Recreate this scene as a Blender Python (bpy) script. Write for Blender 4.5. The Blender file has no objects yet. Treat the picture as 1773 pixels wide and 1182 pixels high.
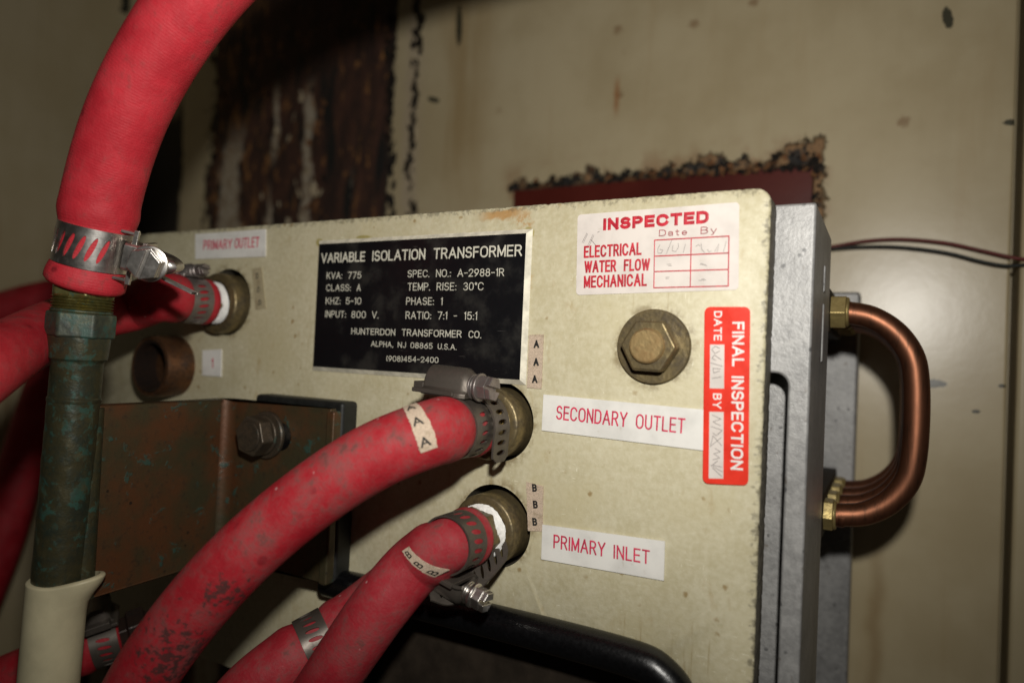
import bpy, bmesh, math, random
from mathutils import Vector, Matrix
random.seed(7)
PI = math.pi
sc = bpy.context.scene
COL = sc.collection

# ------------------------------------------------------------------ camera frame
F = 1182.0; CX, CY = 886.5, 591.0
D0 = 0.27                                   # camera to panel distance (m)
def cam_dir(px, py): return Vector(((px-CX)/F, (py-CY)/F, 1.0))
s_ = -cam_dir(-1262, 518).normalized()      # panel's horizontal direction, seen from the camera
k = -(s_.x*0.045 - s_.y)/s_.z
t_ = Vector((0.045, -1.0, k)).normalized()  # panel's upward direction
n_ = s_.cross(t_)
if n_.z > 0: n_ = -n_                       # n_ points from the panel to the camera
t_ = n_.cross(s_)
if t_.y > 0: t_ = -t_
CAM = Vector((0, -D0, 0))                   # world: X along panel, Z up the panel, Y into the panel
def to_world(v): return Vector((s_.dot(v), -n_.dot(v), t_.dot(v)))
def to_cam(w): return s_*w.x - n_*w.y + t_*w.z
def at(px, py, y=0.0):
    r = to_world(cam_dir(px, py)); return CAM + r*((y+D0)/r.y)
def atZ(px, py, Z): return CAM + to_world(cam_dir(px, py))*Z
def atX(px, py, x):
    r = to_world(cam_dir(px, py)); return CAM + r*((x-CAM.x)/r.x)
def proj(w):
    c = to_cam(Vector(w)-CAM); return (CX+F*c.x/c.z, CY+F*c.y/c.z)
R_C = to_world(Vector((1,0,0))); U_C = to_world(Vector((0,-1,0))); F_C = to_world(Vector((0,0,1)))

cam = bpy.data.cameras.new('camera'); cam.lens = 24; cam.sensor_width = 36; cam.sensor_fit = 'HORIZONTAL'
cam.clip_start = 0.005; cam.clip_end = 20
co = bpy.data.objects.new('camera', cam); COL.objects.link(co)
M = Matrix((R_C, U_C, -F_C)).transposed().to_4x4(); M.translation = CAM
co.matrix_world = M; sc.camera = co
cam.dof.use_dof = True; cam.dof.focus_distance = 0.30; cam.dof.aperture_fstop = 4.5; cam.dof.aperture_blades = 0

# ------------------------------------------------------------------ object helpers
def thing(name, label, cat, loc, group=None):
    o = bpy.data.objects.new(name, None); COL.objects.link(o); o.location = loc
    o.empty_display_size = 0.02; o['label'] = label; o['category'] = cat
    if group: o['group'] = group
    return o
def wloc(o):
    v = Vector((0,0,0))
    while o: v += o.location; o = o.parent
    return v
class MB:
    def __init__(s): s.v = []; s.f = []; s.m = []; s.n = {}; s.att = None
    def add(s, vs, fs, mi=0, ns=None):
        b = len(s.v)
        if ns: s.n.update({b+i: n for i, n in enumerate(ns)})
        s.v += [Vector(v) for v in vs]
        for f in fs: s.f.append([b+i for i in f]); s.m.append(mi)
    def box(s, a, b, mi=0, X=Vector((1,0,0)), Y=Vector((0,1,0)), Z=Vector((0,0,1)), o=Vector((0,0,0))):
        vs = [o + X*x + Y*y + Z*z for z in (a[2],b[2]) for y in (a[1],b[1]) for x in (a[0],b[0])]
        s.add(vs, [(0,2,3,1),(4,5,7,6),(0,1,5,4),(2,6,7,3),(0,4,6,2),(1,3,7,5)], mi)
    def lathe(s, o, ax, prof, n=48, mi=0, caps=(True,True), r0=0, ref=None, wob=0):
        """prof: list of (distance along axis, radius)"""
        ax = ax.normalized(); e1 = (ref or (Vector((0,0,1)) if abs(ax.z) < .9 else Vector((1,0,0))))
        e1 = (e1 - ax*e1.dot(ax)).normalized(); e2 = ax.cross(e1)
        vs = []; fs = []
        for h, r in prof:
            for i in range(n):
                a = r0 + 2*PI*i/n; rr = r*(1+wob*math.sin(3*a+h*900)) 
                vs.append(o + ax*h + e1*(rr*math.cos(a)) + e2*(rr*math.sin(a)))
        for j in range(len(prof)-1):
            for i in range(n):
                fs.append((j*n+i, j*n+(i+1)%n, (j+1)*n+(i+1)%n, (j+1)*n+i))
        if caps[0]: fs.append(tuple(range(n))[::-1])
        if caps[1]: fs.append(tuple((len(prof)-1)*n+i for i in range(n)))
        s.add(vs, fs, mi)
    def prism(s, pts, off, mi=0, cap0=True):
        n = len(pts); vs = list(pts) + [p+off for p in pts]
        fs = [(i, (i+1)%n, n+(i+1)%n, n+i) for i in range(n)] + [tuple(range(n, 2*n))]
        if cap0: fs.append(tuple(range(n))[::-1])
        s.add(vs, fs, mi)
    def build(s, name, mats, parent=None, smooth=35, bevel=0, segs=2, weld=0, label=None, subdiv=0, recalc=True):
        off = wloc(parent) if parent else Vector((0,0,0))
        me = bpy.data.meshes.new(name)
        me.from_pydata([v-off for v in s.v], [], s.f)
        if not isinstance(mats, (list, tuple)): mats = [mats]
        for m in mats: me.materials.append(m)
        me.polygons.foreach_set('material_index', s.m)
        bm = bmesh.new(); bm.from_mesh(me)
        if weld: bmesh.ops.remove_doubles(bm, verts=bm.verts, dist=weld)
        if recalc: bmesh.ops.recalc_face_normals(bm, faces=bm.faces)
        bm.to_mesh(me); bm.free()
        if smooth:
            me.polygons.foreach_set('use_smooth', [True]*len(me.polygons)); me.set_sharp_from_angle(angle=math.radians(smooth))
        if s.att:
            at_ = me.attributes.new('along', 'FLOAT', 'POINT'); at_.data.foreach_set('value', s.att)
        if s.n:
            cn = []
            for p in me.polygons:
                for v in p.vertices:
                    q = s.n.get(v); d = q.dot(p.normal) if q else 0
                    cn.append(tuple((q if d > 0 else -q) if abs(d) > .6 else p.normal))
            me.normals_split_custom_set(cn)
        o = bpy.data.objects.new(name, me); COL.objects.link(o)
        if parent: o.parent = parent
        if bevel:
            b = o.modifiers.new('bevel','BEVEL'); b.width = bevel; b.segments = segs; b.limit_method = 'ANGLE'; b.angle_limit = math.radians(40); b.harden_normals = True
        if label: o['label'] = label
        return o

def catmull(pts, step):
    P = [pts[0]*2-pts[1]] + list(pts) + [pts[-1]*2-pts[-2]]
    dense = []
    for i in range(1, len(P)-2):
        p0,p1,p2,p3 = P[i-1],P[i],P[i+1],P[i+2]
        t01 = max((p1-p0).length,1e-9)**.5; t12 = max((p2-p1).length,1e-9)**.5; t23 = max((p3-p2).length,1e-9)**.5
        m1 = (p2-p1) + ((p1-p0)/t01 - (p2-p0)/(t01+t12))*t12
        m2 = (p2-p1) + ((p3-p2)/t23 - (p3-p1)/(t12+t23))*t12
        for j in range(40):
            t = j/40; dense.append((2*t**3-3*t**2+1)*p1 + (t**3-2*t**2+t)*m1 + (-2*t**3+3*t**2)*p2 + (t**3-t**2)*m2)
    dense.append(pts[-1].copy())
    out = [dense[0]]; acc = 0
    for a, b in zip(dense, dense[1:]):
        L = (b-a).length
        while L > 0 and acc + L >= step:
            a = a + (b-a)*((step-acc)/L); out.append(a.copy()); L = (b-a).length; acc = 0
        acc += L
    if (out[-1]-dense[-1]).length > step*.3: out.append(dense[-1])
    return out

class Sweep:
    """a round hose or pipe along a path, with surface(s, theta, r) for things wrapped round it"""
    def __init__(s, pts, r, step=.0015):
        s.step = step; s.P = catmull(pts, step); s.r = r; n = len(s.P)
        s.T = [(s.P[min(i+1,n-1)] - s.P[max(i-1,0)]).normalized() for i in range(n)]
        e = Vector((0,0,1)) if abs(s.T[0].z) < .9 else Vector((1,0,0))
        s.E = []
        for i in range(n):
            e = (e - s.T[i]*e.dot(s.T[i])).normalized(); s.E.append(e.copy())
        s.L = (n-1)*step
    def frame(s, a):
        f = min(max(a/s.step, 0), len(s.P)-1.001); i = int(f); u = f-i
        P = s.P[i].lerp(s.P[i+1], u); T = s.T[i].lerp(s.T[i+1], u).normalized(); E = s.E[i].lerp(s.E[i+1], u)
        E = (E - T*E.dot(T)).normalized(); return P, T, E, T.cross(E)
    def surf(s, a, th, r=None):
        P, T, E, B = s.frame(a); r = s.r if r is None else r
        return P + E*(r*math.cos(th)) + B*(r*math.sin(th))
    def find(s, px, py, amax=None):
        best = (1e9, 0, 0)
        a = 0
        while a < (amax or s.L):
            for j in range(120):
                th = 2*PI*j/120; w = s.surf(a, th); P = s.frame(a)[0]
                if (w-P).dot(CAM-w) <= 0: continue
                q = proj(w); d = (q[0]-px)**2+(q[1]-py)**2
                if d < best[0]: best = (d, a, th)
            a += .0012
        return best[1], best[2]
    def theta(s, a, px, py):
        best = (1e9, 0); P = s.frame(a)[0]
        for j in range(360):
            th = 2*PI*j/360; w = s.surf(a, th)
            if (w-P).dot(CAM-w) < s.r*.12*(CAM-w).length: continue
            q = proj(w); best = min(best, ((q[0]-px)**2+(q[1]-py)**2, th))
        return best[1]
    def find_s(s, px, py):
        return min((((proj(p)[0]-px)**2 + (proj(p)[1]-py)**2), i*s.step) for i, p in enumerate(s.P))[1]
    def mesh(s, prof=None, n=56, inner=None, caps=True, mb=None):
        mb = mb or MB(); vs = []; fs = []; m = len(s.P)
        for i in range(m):
            P, T, E, B = s.P[i], s.T[i], s.E[i], s.T[i].cross(s.E[i])
            for j in range(n):
                th = 2*PI*j/n; r = prof(i*s.step, th) if prof else s.r
                vs.append(P + E*(r*math.cos(th)) + B*(r*math.sin(th)))
        for i in range(m-1):
            for j in range(n): fs.append((i*n+j, i*n+(j+1)%n, (i+1)*n+(j+1)%n, (i+1)*n+j))
        if caps: fs += [tuple(range(n))[::-1], tuple((m-1)*n+j for j in range(n))]
        mb.add(vs, fs); mb.att = [i*s.step for i in range(m) for j in range(n)]; return mb

# ------------------------------------------------------------------ node language
class V:
    def __init__(s, mt, sock): s.mt = mt; s.k = sock
    def _b(s, op, o, r=False):
        return s.mt.math(op, o, s) if r else s.mt.math(op, s, o)
    def __add__(s,o): return s._b('ADD',o)
    __radd__ = __add__
    def __mul__(s,o): return s._b('MULTIPLY',o)
    __rmul__ = __mul__
    def __sub__(s,o): return s._b('SUBTRACT',o)
    def __rsub__(s,o): return s._b('SUBTRACT',o,True)
    def __truediv__(s,o): return s._b('DIVIDE',o)
    def min(s,o): return s._b('MINIMUM',o)
    def max(s,o): return s._b('MAXIMUM',o)
    def abs(s): return s.mt.math('ABSOLUTE', s)
    def pow(s,o): return s._b('POWER',o)
    def ss(s, a, b):
        n = s.mt.nt.nodes.new('ShaderNodeMapRange'); n.interpolation_type = 'SMOOTHSTEP'
        s.mt.put(n.inputs[0], s); inv = a > b
        n.inputs[1].default_value = min(a,b); n.inputs[2].default_value = max(a,b)
        n.inputs[3].default_value = 1 if inv else 0; n.inputs[4].default_value = 0 if inv else 1
        return V(s.mt, n.outputs[0])
class Mat:
    def __init__(s, name):
        s.m = bpy.data.materials.new(name); s.m.use_nodes = True; s.nt = s.m.node_tree
        s.b = s.nt.nodes['Principled BSDF']; s.tc = s.nt.nodes.new('ShaderNodeTexCoord')
        s.pos = V(s, s.tc.outputs['Object'])
        sp = s.nt.nodes.new('ShaderNodeSeparateXYZ'); s.nt.links.new(s.tc.outputs['Object'], sp.inputs[0])
        s.x, s.y, s.z = (V(s, o) for o in sp.outputs)
        s.bumps = []
    def put(s, sock, v):
        if isinstance(v, V): s.nt.links.new(v.k, sock)
        elif isinstance(v, (tuple, list)): sock.default_value = tuple(v) + ((1,) if len(v) == 3 and len(sock.default_value) == 4 else ())
        else: sock.default_value = v
    def math(s, op, a, b=None):
        n = s.nt.nodes.new('ShaderNodeMath'); n.operation = op; s.put(n.inputs[0], a)
        if b is not None: s.put(n.inputs[1], b)
        return V(s, n.outputs[0])
    def scaled(s, sx, sy, sz, off=(0,0,0)):
        n = s.nt.nodes.new('ShaderNodeMapping'); n.inputs['Scale'].default_value = (sx,sy,sz); n.inputs['Location'].default_value = off
        s.put(n.inputs[0], s.pos); return V(s, n.outputs[0])
    def noise(s, scale, detail=4, rough=.55, vec=None, dist=0):
        n = s.nt.nodes.new('ShaderNodeTexNoise'); s.put(n.inputs['Vector'], vec or s.pos); n.inputs['Scale'].default_value = scale
        n.inputs['Detail'].default_value = detail; n.inputs['Roughness'].default_value = rough; n.inputs['Distortion'].default_value = dist
        return V(s, n.outputs[0])
    def voro(s, scale, vec=None, feat='F1', out=0, rnd=1):
        n = s.nt.nodes.new('ShaderNodeTexVoronoi'); n.feature = feat; s.put(n.inputs['Vector'], vec or s.pos); n.inputs['Scale'].default_value = scale
        n.inputs['Randomness'].default_value = rnd
        return V(s, n.outputs[out])
    def mix(s, a, b, f):
        n = s.nt.nodes.new('ShaderNodeMix'); n.data_type = 'RGBA'
        s.put(n.inputs[0], f); s.put(n.inputs[6], a); s.put(n.inputs[7], b); return V(s, n.outputs[2])
    def mixf(s, a, b, f): return f*b + (1-f)*a if isinstance(f, V) else a
    def bump(s, h, dist=.001, strength=1.0):
        n = s.nt.nodes.new('ShaderNodeBump'); n.inputs['Distance'].default_value = dist; n.inputs['Strength'].default_value = strength
        s.put(n.inputs['Height'], h)
        if s.bumps: s.nt.links.new(s.bumps[-1].outputs[0], n.inputs['Normal'])
        s.bumps.append(n); return s
    def done(s, col, rough=.5, metal=0, spec=.5, coat=0, coat_rough=.2):
        s.put(s.b.inputs['Base Color'], col); s.put(s.b.inputs['Roughness'], rough); s.put(s.b.inputs['Metallic'], metal)
        s.b.inputs['Specular IOR Level'].default_value = spec
        s.put(s.b.inputs['Coat Weight'], coat); s.b.inputs['Coat Roughness'].default_value = coat_rough
        if s.bumps: s.nt.links.new(s.bumps[-1].outputs[0], s.b.inputs['Normal'])
        return s.m

def plain(name, col, rough=.5, metal=0, spec=.5, var=.25, scale=300, bump=.0):
    m = Mat(name); n = m.noise(scale, 5, .6)
    c2 = tuple(c*(1-var) for c in col); c3 = tuple(min(1,c*(1+var*.6)) for c in col)
    if bump: m.bump(n, bump)
    return m.done(m.mix(c2, c3, n.ss(.3,.7)), (n*.2+(rough-.1)), metal, spec)
MT = {}
# --- cream fibreglass laminate
def m_panel():
    m = Mat('fibreglass_laminate')
    n1 = m.noise(70, 5, .6); n2 = m.noise(400, 4, .6); n3 = m.noise(22, 3, .5)
    base = m.mix((.485,.435,.275), (.61,.565,.405), (n1*.4+n2*.45+n3*.15).ss(.34,.66))
    base = m.mix(base, (.42,.355,.17), (n3*.6+n1*.4).ss(.48,.66)*.40)
    # short glints of glass fibre
    f1 = m.noise(1, 2, .5, m.scaled(180, 1, 1500, (3,0,1))).ss(.67,.72); f2 = m.noise(1, 2, .5, m.scaled(1500, 1, 220)).ss(.68,.73)
    g = m.noise(60, 3).ss(.47,.62)
    base = m.mix(base, (.82,.79,.62), (f1.max(f2))*g*.75)
    sp = (m.voro(110)+ (m.noise(500,2)-.5)*.25).ss(.17,.06)*m.noise(48, 3).ss(.47,.57)
    base = m.mix(base, (.25,.15,.04), sp*.75)
    st = m.noise(1, 4, .6, m.scaled(130,1,55)).ss(.60,.72)*.35
    base = m.mix(base, (.36,.25,.10), st)
    # rust run under the top edge, right of the nameplate
    p = PX(905, 385); dx = (m.x-p.x+ (m.noise(120,3)-.5)*.012)
    run = (dx.abs()).ss(.0055,.002)*(m.z-p.z+.012).abs().ss(.022,.012)*m.noise(130,4,.7).ss(.42,.56)
    p2 = PX(870, 372); r2 = (m.x-p2.x).abs().ss(.016,.004)*((m.z-p2.z)+(m.noise(150,3)-.5)*.008).abs().ss(.0028,.001)
    base = m.mix(base, (.42,.20,.04), run.max(r2)*.75)
    # grime and knocks along the edges
    gz = m.noise(350, 4, .7)
    e = PX(1316, 600).x; ed = (m.x - e + (m.z*0))
    dirt = ((m.z*-0.0)+(ed + (m.noise(1,3,.6,m.scaled(160,1,420))-.5)*.012)).ss(-.0004,.0012)*.8
    tz = PX(900, 366).z; d2 = (m.z - tz + (m.noise(1,3,.6,m.scaled(420,1,160))-.5)*.007).ss(-.0004,.0012)*.6
    base = m.mix(base, (.11,.095,.065), dirt.max(d2)*gz.ss(.42,.6)*.85)
    for c, r in ((fitA,.0182),(fitB,.0186),(fitD,.0196),(at(1133,600),.0150)):
        c = c - T0; d = ((m.x-c.x).pow(2)+(m.z-c.z).pow(2)).pow(.5)-r + (n1-.5)*.006
        base = m.mix(base, (.22,.17,.085), d.ss(.0045,0)*m.noise(230,4,.65).ss(.38,.62)*.8)
    # faint hand marks and drips
    dr = m.noise(1, 4, .65, m.scaled(210,1,14,(2,0,5))).ss(.60,.70)*m.noise(18,2).ss(.48,.6); base = m.mix(base, (.33,.25,.11), dr*.65)
    sc2 = m.noise(1, 2, .5, m.scaled(1400,1,60,(1,0,1))).ss(.70,.74)*m.noise(30,2).ss(.5,.6); base = m.mix(base, (.70,.66,.48), sc2*.5)
    # moss coloured sealant dabs by the nameplate and the outlet label
    for (qx,qy,rx,rz) in ((553,420,.0030,.0022),(630,411,.0055,.0012),(351,440,.007,.0016),(915,404,.003,.003)):
        q = PX(qx,qy); dd = (((m.x-q.x)/rx).pow(2)+((m.z-q.z)/rz).pow(2)+ (m.noise(300,3)-.5)*1.6).ss(1.2,.5)
        base = m.mix(base, (.30,.25,.06), dd*.8)
    m.bump(n2, .00025, .5); m.bump(m.noise(1500,3), .00008, .5)
    # side faces of the sheet are dull grey brown
    return m.done(base, n1*.2+.38, 0, .45)
def PX(px, py, y=0): return at(px, py, y) - T0
def m_hose(name, dust=.5, scuff=None, col=(.43,.013,.022), weave=.12):
    m = Mat(name); n1 = m.noise(55, 5, .65); n2 = m.noise(900, 3, .6); n3 = m.noise(210, 4, .6)
    c = m.mix((col[0]*.72,col[1]*.8,col[2]*.8), (col[0]*1.08,col[1]*1.3,col[2]*1.3), n1.ss(.3,.7))
    c = m.mix(c, (.19,.078,.072), (n1*.55+n3*.25+n2*.2).ss(.40,.66)*dust)                   # pale film of dust
    c = m.mix(c, (.12,.05,.042), n3.ss(.54,.72)*n1.ss(.4,.6)*(.3+dust*.6))                # grime
    sp = m.voro(150).ss(.12,.05)*m.noise(60,2).ss(.55,.62)
    c = m.mix(c, (.55,.42,.40), sp*.6)
    sp2 = (m.voro(70)+(n3-.5)*.3).ss(.16,.08)*m.noise(33,2).ss(.5,.58)
    c = m.mix(c, (.12,.008,.012), sp2*.7)
    if scuff:
        for (p, r) in scuff:
            vs = m.nt.nodes.new('ShaderNodeVectorMath'); vs.operation = 'DISTANCE'; m.put(vs.inputs[0], m.pos); vs.inputs[1].default_value = p
            d = V(m, vs.outputs['Value'])
            k = d.ss(r, r*.15)*.19 + m.noise(330, 5, .7)
            c = m.mix(c, (.05,.030,.027), k.ss(.66,.73)*.85)
    an = m.nt.nodes.new('ShaderNodeAttribute'); an.attribute_name = 'along'; al = V(m, an.outputs['Fac'])
    wv = m.math('SINE', al*5200+m.noise(120,3)*7)*.5+.5
    c = m.mix(c, (col[0]*.55,col[1]*.8,col[2]*.8), wv*m.noise(70,3).ss(.35,.65)*.30*weave)
    m.bump(wv*m.noise(90,3).ss(.3,.6), .00022, .55*weave)
    m.bump(n2, .0003, .6); m.bump(n3, .0006, .35); m.bump(m.noise(2400,2), .00012, .5)
    return m.done(c, n3*.15+.48+dust*.12, 0, .28)
def m_steel(name, col=(.55,.53,.50), rough=.28, grime=.4, met=1.0):
    m = Mat(name); n = m.noise(260, 5, .65); n2 = m.noise(1, 3, .5, m.scaled(300,300,2500))
    c = m.mix(col, tuple(x*.45 for x in col), n.ss(.4,.7)*grime)
    c = m.mix(c, (.12,.09,.07), n.ss(.6,.75)*grime)
    m.bump(n2, .00004, .3); m.bump(n,.00012,.15)
    return m.done(c, n*.25+(rough-.08), m.math('SUBTRACT', met, n.ss(.5,.75)*grime*.5), .5)
def m_brass(name, col=(.40,.30,.13), dark=(.10,.075,.04), rough=.38, verd=0, met=.85):
    m = Mat(name); n = m.noise(120, 6, .65); n2 = m.noise(500, 4); n4 = m.noise(1,2,.5,m.scaled(2500,2500,100))
    c = m.mix(col, dark, (n*.7+n2*.3).ss(.36,.66))
    mm = m.math('MULTIPLY', met, n.ss(.75,.4)*.6+.4)
    if verd:
        k = (m.noise(110, 6, .7, None, .4)*.75 + n2*.25).ss(.60-verd*.2, .66-verd*.2)
        c = m.mix(c, (.024,.070,.054), k*m.noise(260,4).ss(.3,.62)*.9); mm = mm*(1-k*.8)
    m.bump(n2, .0003, .5); m.bump(n, .0006, .35)
    return m.done(c, n2*.3+(rough-.1), mm, .5)
def m_engraved(name, col=(.80,.79,.77)):
    m = Mat(name); n = m.noise(90,4); n2 = m.noise(420,4,.6)
    return m.done(m.mix(m.mix(col, tuple(x*.86 for x in col), n.ss(.35,.7)), (.45,.40,.30), (n2*.6+n*.4).ss(.58,.74)*.5), .38, 0, .45)

# ------------------------------------------------------------------ stroke lettering
def E(cx, cy, rx, ry, a0, a1, n=12):
    return [(cx+rx*math.cos(math.radians(a0+(a1-a0)*i/n)), cy+ry*math.sin(math.radians(a0+(a1-a0)*i/n))) for i in range(n+1)]
def glyphs():
    g = {}
    g[' '] = (.45, []); g['I'] = (.02, [[(.01,0),(.01,1)]])
    g['A'] = (.72, [[(0,0),(.36,1)],[(.36,1),(.72,0)],[(.13,.34),(.59,.34)]])
    g['B'] = (.58, [[(0,0),(0,1)],[(0,1),(.32,1)]+E(.32,.765,.22,.235,90,-90)+[(0,.53)],[(.3,.53)]+E(.32,.265,.26,.265,90,-90)+[(0,0)]])
    g['C'] = (.66, [E(.33,.66,.33,.34,20,180)+E(.33,.34,.33,.34,180,340)])
    g['D'] = (.62, [[(0,0),(0,1)],[(0,1),(.28,1)]+E(.28,.66,.34,.34,90,0)+E(.28,.34,.34,.34,0,-90)+[(0,0)]])
    g['E'] = (.52, [[(.52,1),(0,1),(0,0),(.52,0)],[(0,.52),(.46,.52)]])
    g['F'] = (.5, [[(.5,1),(0,1),(0,0)],[(0,.52),(.43,.52)]])
    g['G'] = (.68, [E(.33,.66,.33,.34,25,180)+E(.33,.34,.33,.34,180,360)+[(.66,.46),(.38,.46)]])
    g['H'] = (.58, [[(0,0),(0,1)],[(.58,0),(.58,1)],[(0,.52),(.58,.52)]])
    g['J'] = (.42, [[(.42,1),(.42,.24)]+E(.21,.22,.21,.22,0,-170)])
    g['K'] = (.6, [[(0,0),(0,1)],[(.57,1),(0,.38)],[(.2,.58),(.6,0)]])
    g['L'] = (.48, [[(0,1),(0,0),(.48,0)]])
    g['M'] = (.72, [[(0,0),(0,1)],[(0,1),(.36,.12)],[(.36,.12),(.72,1)],[(.72,1),(.72,0)]])
    g['N'] = (.6, [[(0,0),(0,1)],[(0,1),(.6,0)],[(.6,0),(.6,1)]])
    g['O'] = (.68, [E(.34,.66,.34,.34,0,180)+E(.34,.34,.34,.34,180,360)+[(.68,.66)]])
    g['P'] = (.56, [[(0,0),(0,1)],[(0,1),(.3,1)]+E(.3,.735,.26,.265,90,-90)+[(0,.47)]])
    g['R'] = (.6, [[(0,0),(0,1)],[(0,1),(.3,1)]+E(.3,.745,.26,.255,90,-90)+[(0,.49)],[(.32,.49),(.6,0)]])
    g['S'] = (.58, [E(.29,.75,.26,.25,25,180)+E(.29,.75,.26,.25,180,250,6)+E(.29,.265,.29,.265,70,0,6)+E(.29,.265,.29,.265,0,-160)])
    g['T'] = (.6, [[(0,1),(.6,1)],[(.3,1),(.3,0)]])
    g['U'] = (.6, [[(0,1),(0,.3)]+E(.3,.3,.3,.3,180,360)+[(.6,1)]])
    g['V'] = (.68, [[(0,1),(.34,0)],[(.34,0),(.68,1)]])
    g['W'] = (.98, [[(0,1),(.24,0)],[(.24,0),(.49,.95)],[(.49,.95),(.74,0)],[(.74,0),(.98,1)]])
    g['X'] = (.62, [[(0,0),(.62,1)],[(0,1),(.62,0)]])
    g['Y'] = (.66, [[(0,1),(.33,.45)],[(.66,1),(.33,.45),(.33,0)]])
    g['Z'] = (.58, [[(0,1),(.58,1),(0,0),(.58,0)]])
    g['0'] = (.54, [E(.27,.68,.27,.32,0,180)+E(.27,.32,.27,.32,180,360)+[(.54,.68)]])
    g['1'] = (.16, [[(0,.84),(.14,1),(.14,0)]])
    g['2'] = (.54, [E(.27,.74,.27,.26,170,-35)+[(0,0),(.54,0)]])
    g['3'] = (.54, [E(.26,.76,.24,.24,160,-90),E(.26,.265,.28,.265,95,-160)])
    g['4'] = (.58, [[(.44,0),(.44,1),(0,.3),(.58,.3)]])
    g['5'] = (.54, [[(.5,1),(.07,1),(.03,.53)]+E(.26,.33,.28,.32,125,-155)])
    g['6'] = (.54, [E(.27,.31,.27,.31,0,360,20),[(.46,.98),(.2,.72),(.03,.42)]])
    g['7'] = (.52, [[(0,1),(.52,1),(.16,0)]])
    g['8'] = (.54, [E(.27,.765,.225,.235,-90,270,20),E(.27,.265,.27,.265,-90,270,20)])
    g['9'] = (.54, [E(.27,.69,.27,.31,0,360,20),[(.51,.58),(.36,.26),(.1,.02)]])
    g['.'] = (.06, [[(.0,0),(.06,0)]]); g[','] = (.08, [[(.07,.06),(.01,-.14)]])
    g[':'] = (.06, [[(0,.05),(.06,.05)],[(0,.58),(.06,.58)]])
    g['-'] = (.4, [[(0,.47),(.4,.47)]])
    g['('] = (.12, [[(.12,1.02),(.02,.85),(0,.5),(.02,.15),(.12,-.02)]]); g[')'] = (.12, [[(0,1.02),(.1,.85),(.12,.5),(.1,.15),(0,-.02)]])
    g['°'] = (.22, [E(.11,.86,.11,.13,0,360,14)])
    g['a'] = (.44, [E(.2,.3,.2,.3,20,340,16),[(.42,.62),(.42,0)]]); g['a'] = (.44,[E(.21,.45,.2,.2,165,0,8)+[(.41,0)],[(.41,.38)]+E(.2,.18,.2,.18,80,300,12)+[(.41,.12)]])
    g['t'] = (.32, [[(.13,.9),(.13,.14)]+E(.25,.13,.12,.13,180,290,6),[(0,.64),(.3,.64)]])
    g['e'] = (.46, [[(.02,.33),(.45,.33)]+E(.235,.32,.22,.32,5,320,16)])
    g['y'] = (.46, [[(0,.64),(.23,.02)],[(.46,.64),(.18,-.2),(.05,-.26)]])
    return g
G = glyphs()
class Ink:
    """ribbons of lettering laid on a surface; fmap(u, v, h) gives the point"""
    def __init__(s, seg=None): s.mb = MB(); s.k = 0; s.seg = seg
    def stroke(s, pts, th, fmap, ext=True, h=.00006, ridge=.00008, seg=None):
        seg = seg or s.seg
        if seg:
            o = []
            for a, b in zip(pts, pts[1:]):
                k = max(1, int(math.hypot(b[0]-a[0], b[1]-a[1])/seg)); o += [(a[0]+(b[0]-a[0])*i/k, a[1]+(b[1]-a[1])*i/k) for i in range(k)]
            pts = o + [pts[-1]]
        pts = [Vector((p[0], p[1])) for p in pts]
        closed = (pts[0]-pts[-1]).length < 1e-7
        q = [pts[0]]
        for p in pts[1:]:
            if (p-q[-1]).length > 1e-7: q.append(p)
        pts = q
        if len(pts) < 2: return
        if ext and not closed:
            pts[0] = pts[0] + (pts[0]-pts[1]).normalized()*th*.5; pts[-1] = pts[-1] + (pts[-1]-pts[-2]).normalized()*th*.5
        n = len(pts); vs = []; fs = []; s.k += 1; hh = h + (s.k % 7)*4e-6
        for i in range(n):
            if closed and i in (0, n-1): a = pts[0]-pts[-2]; b = pts[1]-pts[0]
            else: a = pts[i]-pts[max(i-1,0)]; b = pts[min(i+1,n-1)]-pts[i]
            if a.length < 1e-9: a = b
            if b.length < 1e-9: b = a
            a = a.normalized(); b = b.normalized(); m = (a+b)
            m = m.normalized() if m.length > 1e-6 else a
            nn = Vector((-m.y, m.x)); c = max(.4, nn.dot(Vector((-a.y, a.x)))); w = th*.5/c
            p = pts[i]
            vs += [fmap(p.x+nn.x*w, p.y+nn.y*w, hh), fmap(p.x, p.y, hh+ridge), fmap(p.x-nn.x*w, p.y-nn.y*w, hh)]
        for i in range(n-1):
            fs += [(i*3, i*3+1, i*3+4, i*3+3), (i*3+1, i*3+2, i*3+5, i*3+4)]
        s.mb.add(vs, fs)
    def text(s, txt, W, H, th, fmap, gap=.26, fit=True, shear=0):
        """lay txt in a box W x H; fmap in metres from the left end of the baseline"""
        w = sum(G[c][0] for c in txt) + gap*(len(txt)-1)
        sx = (W-th)/max(w, 1e-6) if fit else (H-th); sy = H-th; x = 0
        for c in txt:
            gw, pl = G[c]
            for p in pl:
                s.stroke([(th*.5+(x+a)*sx + shear*b*sy, th*.5+b*sy) for a, b in p], th, fmap)
            x += gw+gap
def plane_map(p0, p1, flip=False, y=0):
    u = (p1-p0).normalized(); v = u.cross(Vector((0,1,0))).normalized()
    if v.z < 0 and not flip: v = -v
    return lambda a, b, h: p0 + u*a + v*b + Vector((0,-h,0))
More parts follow.
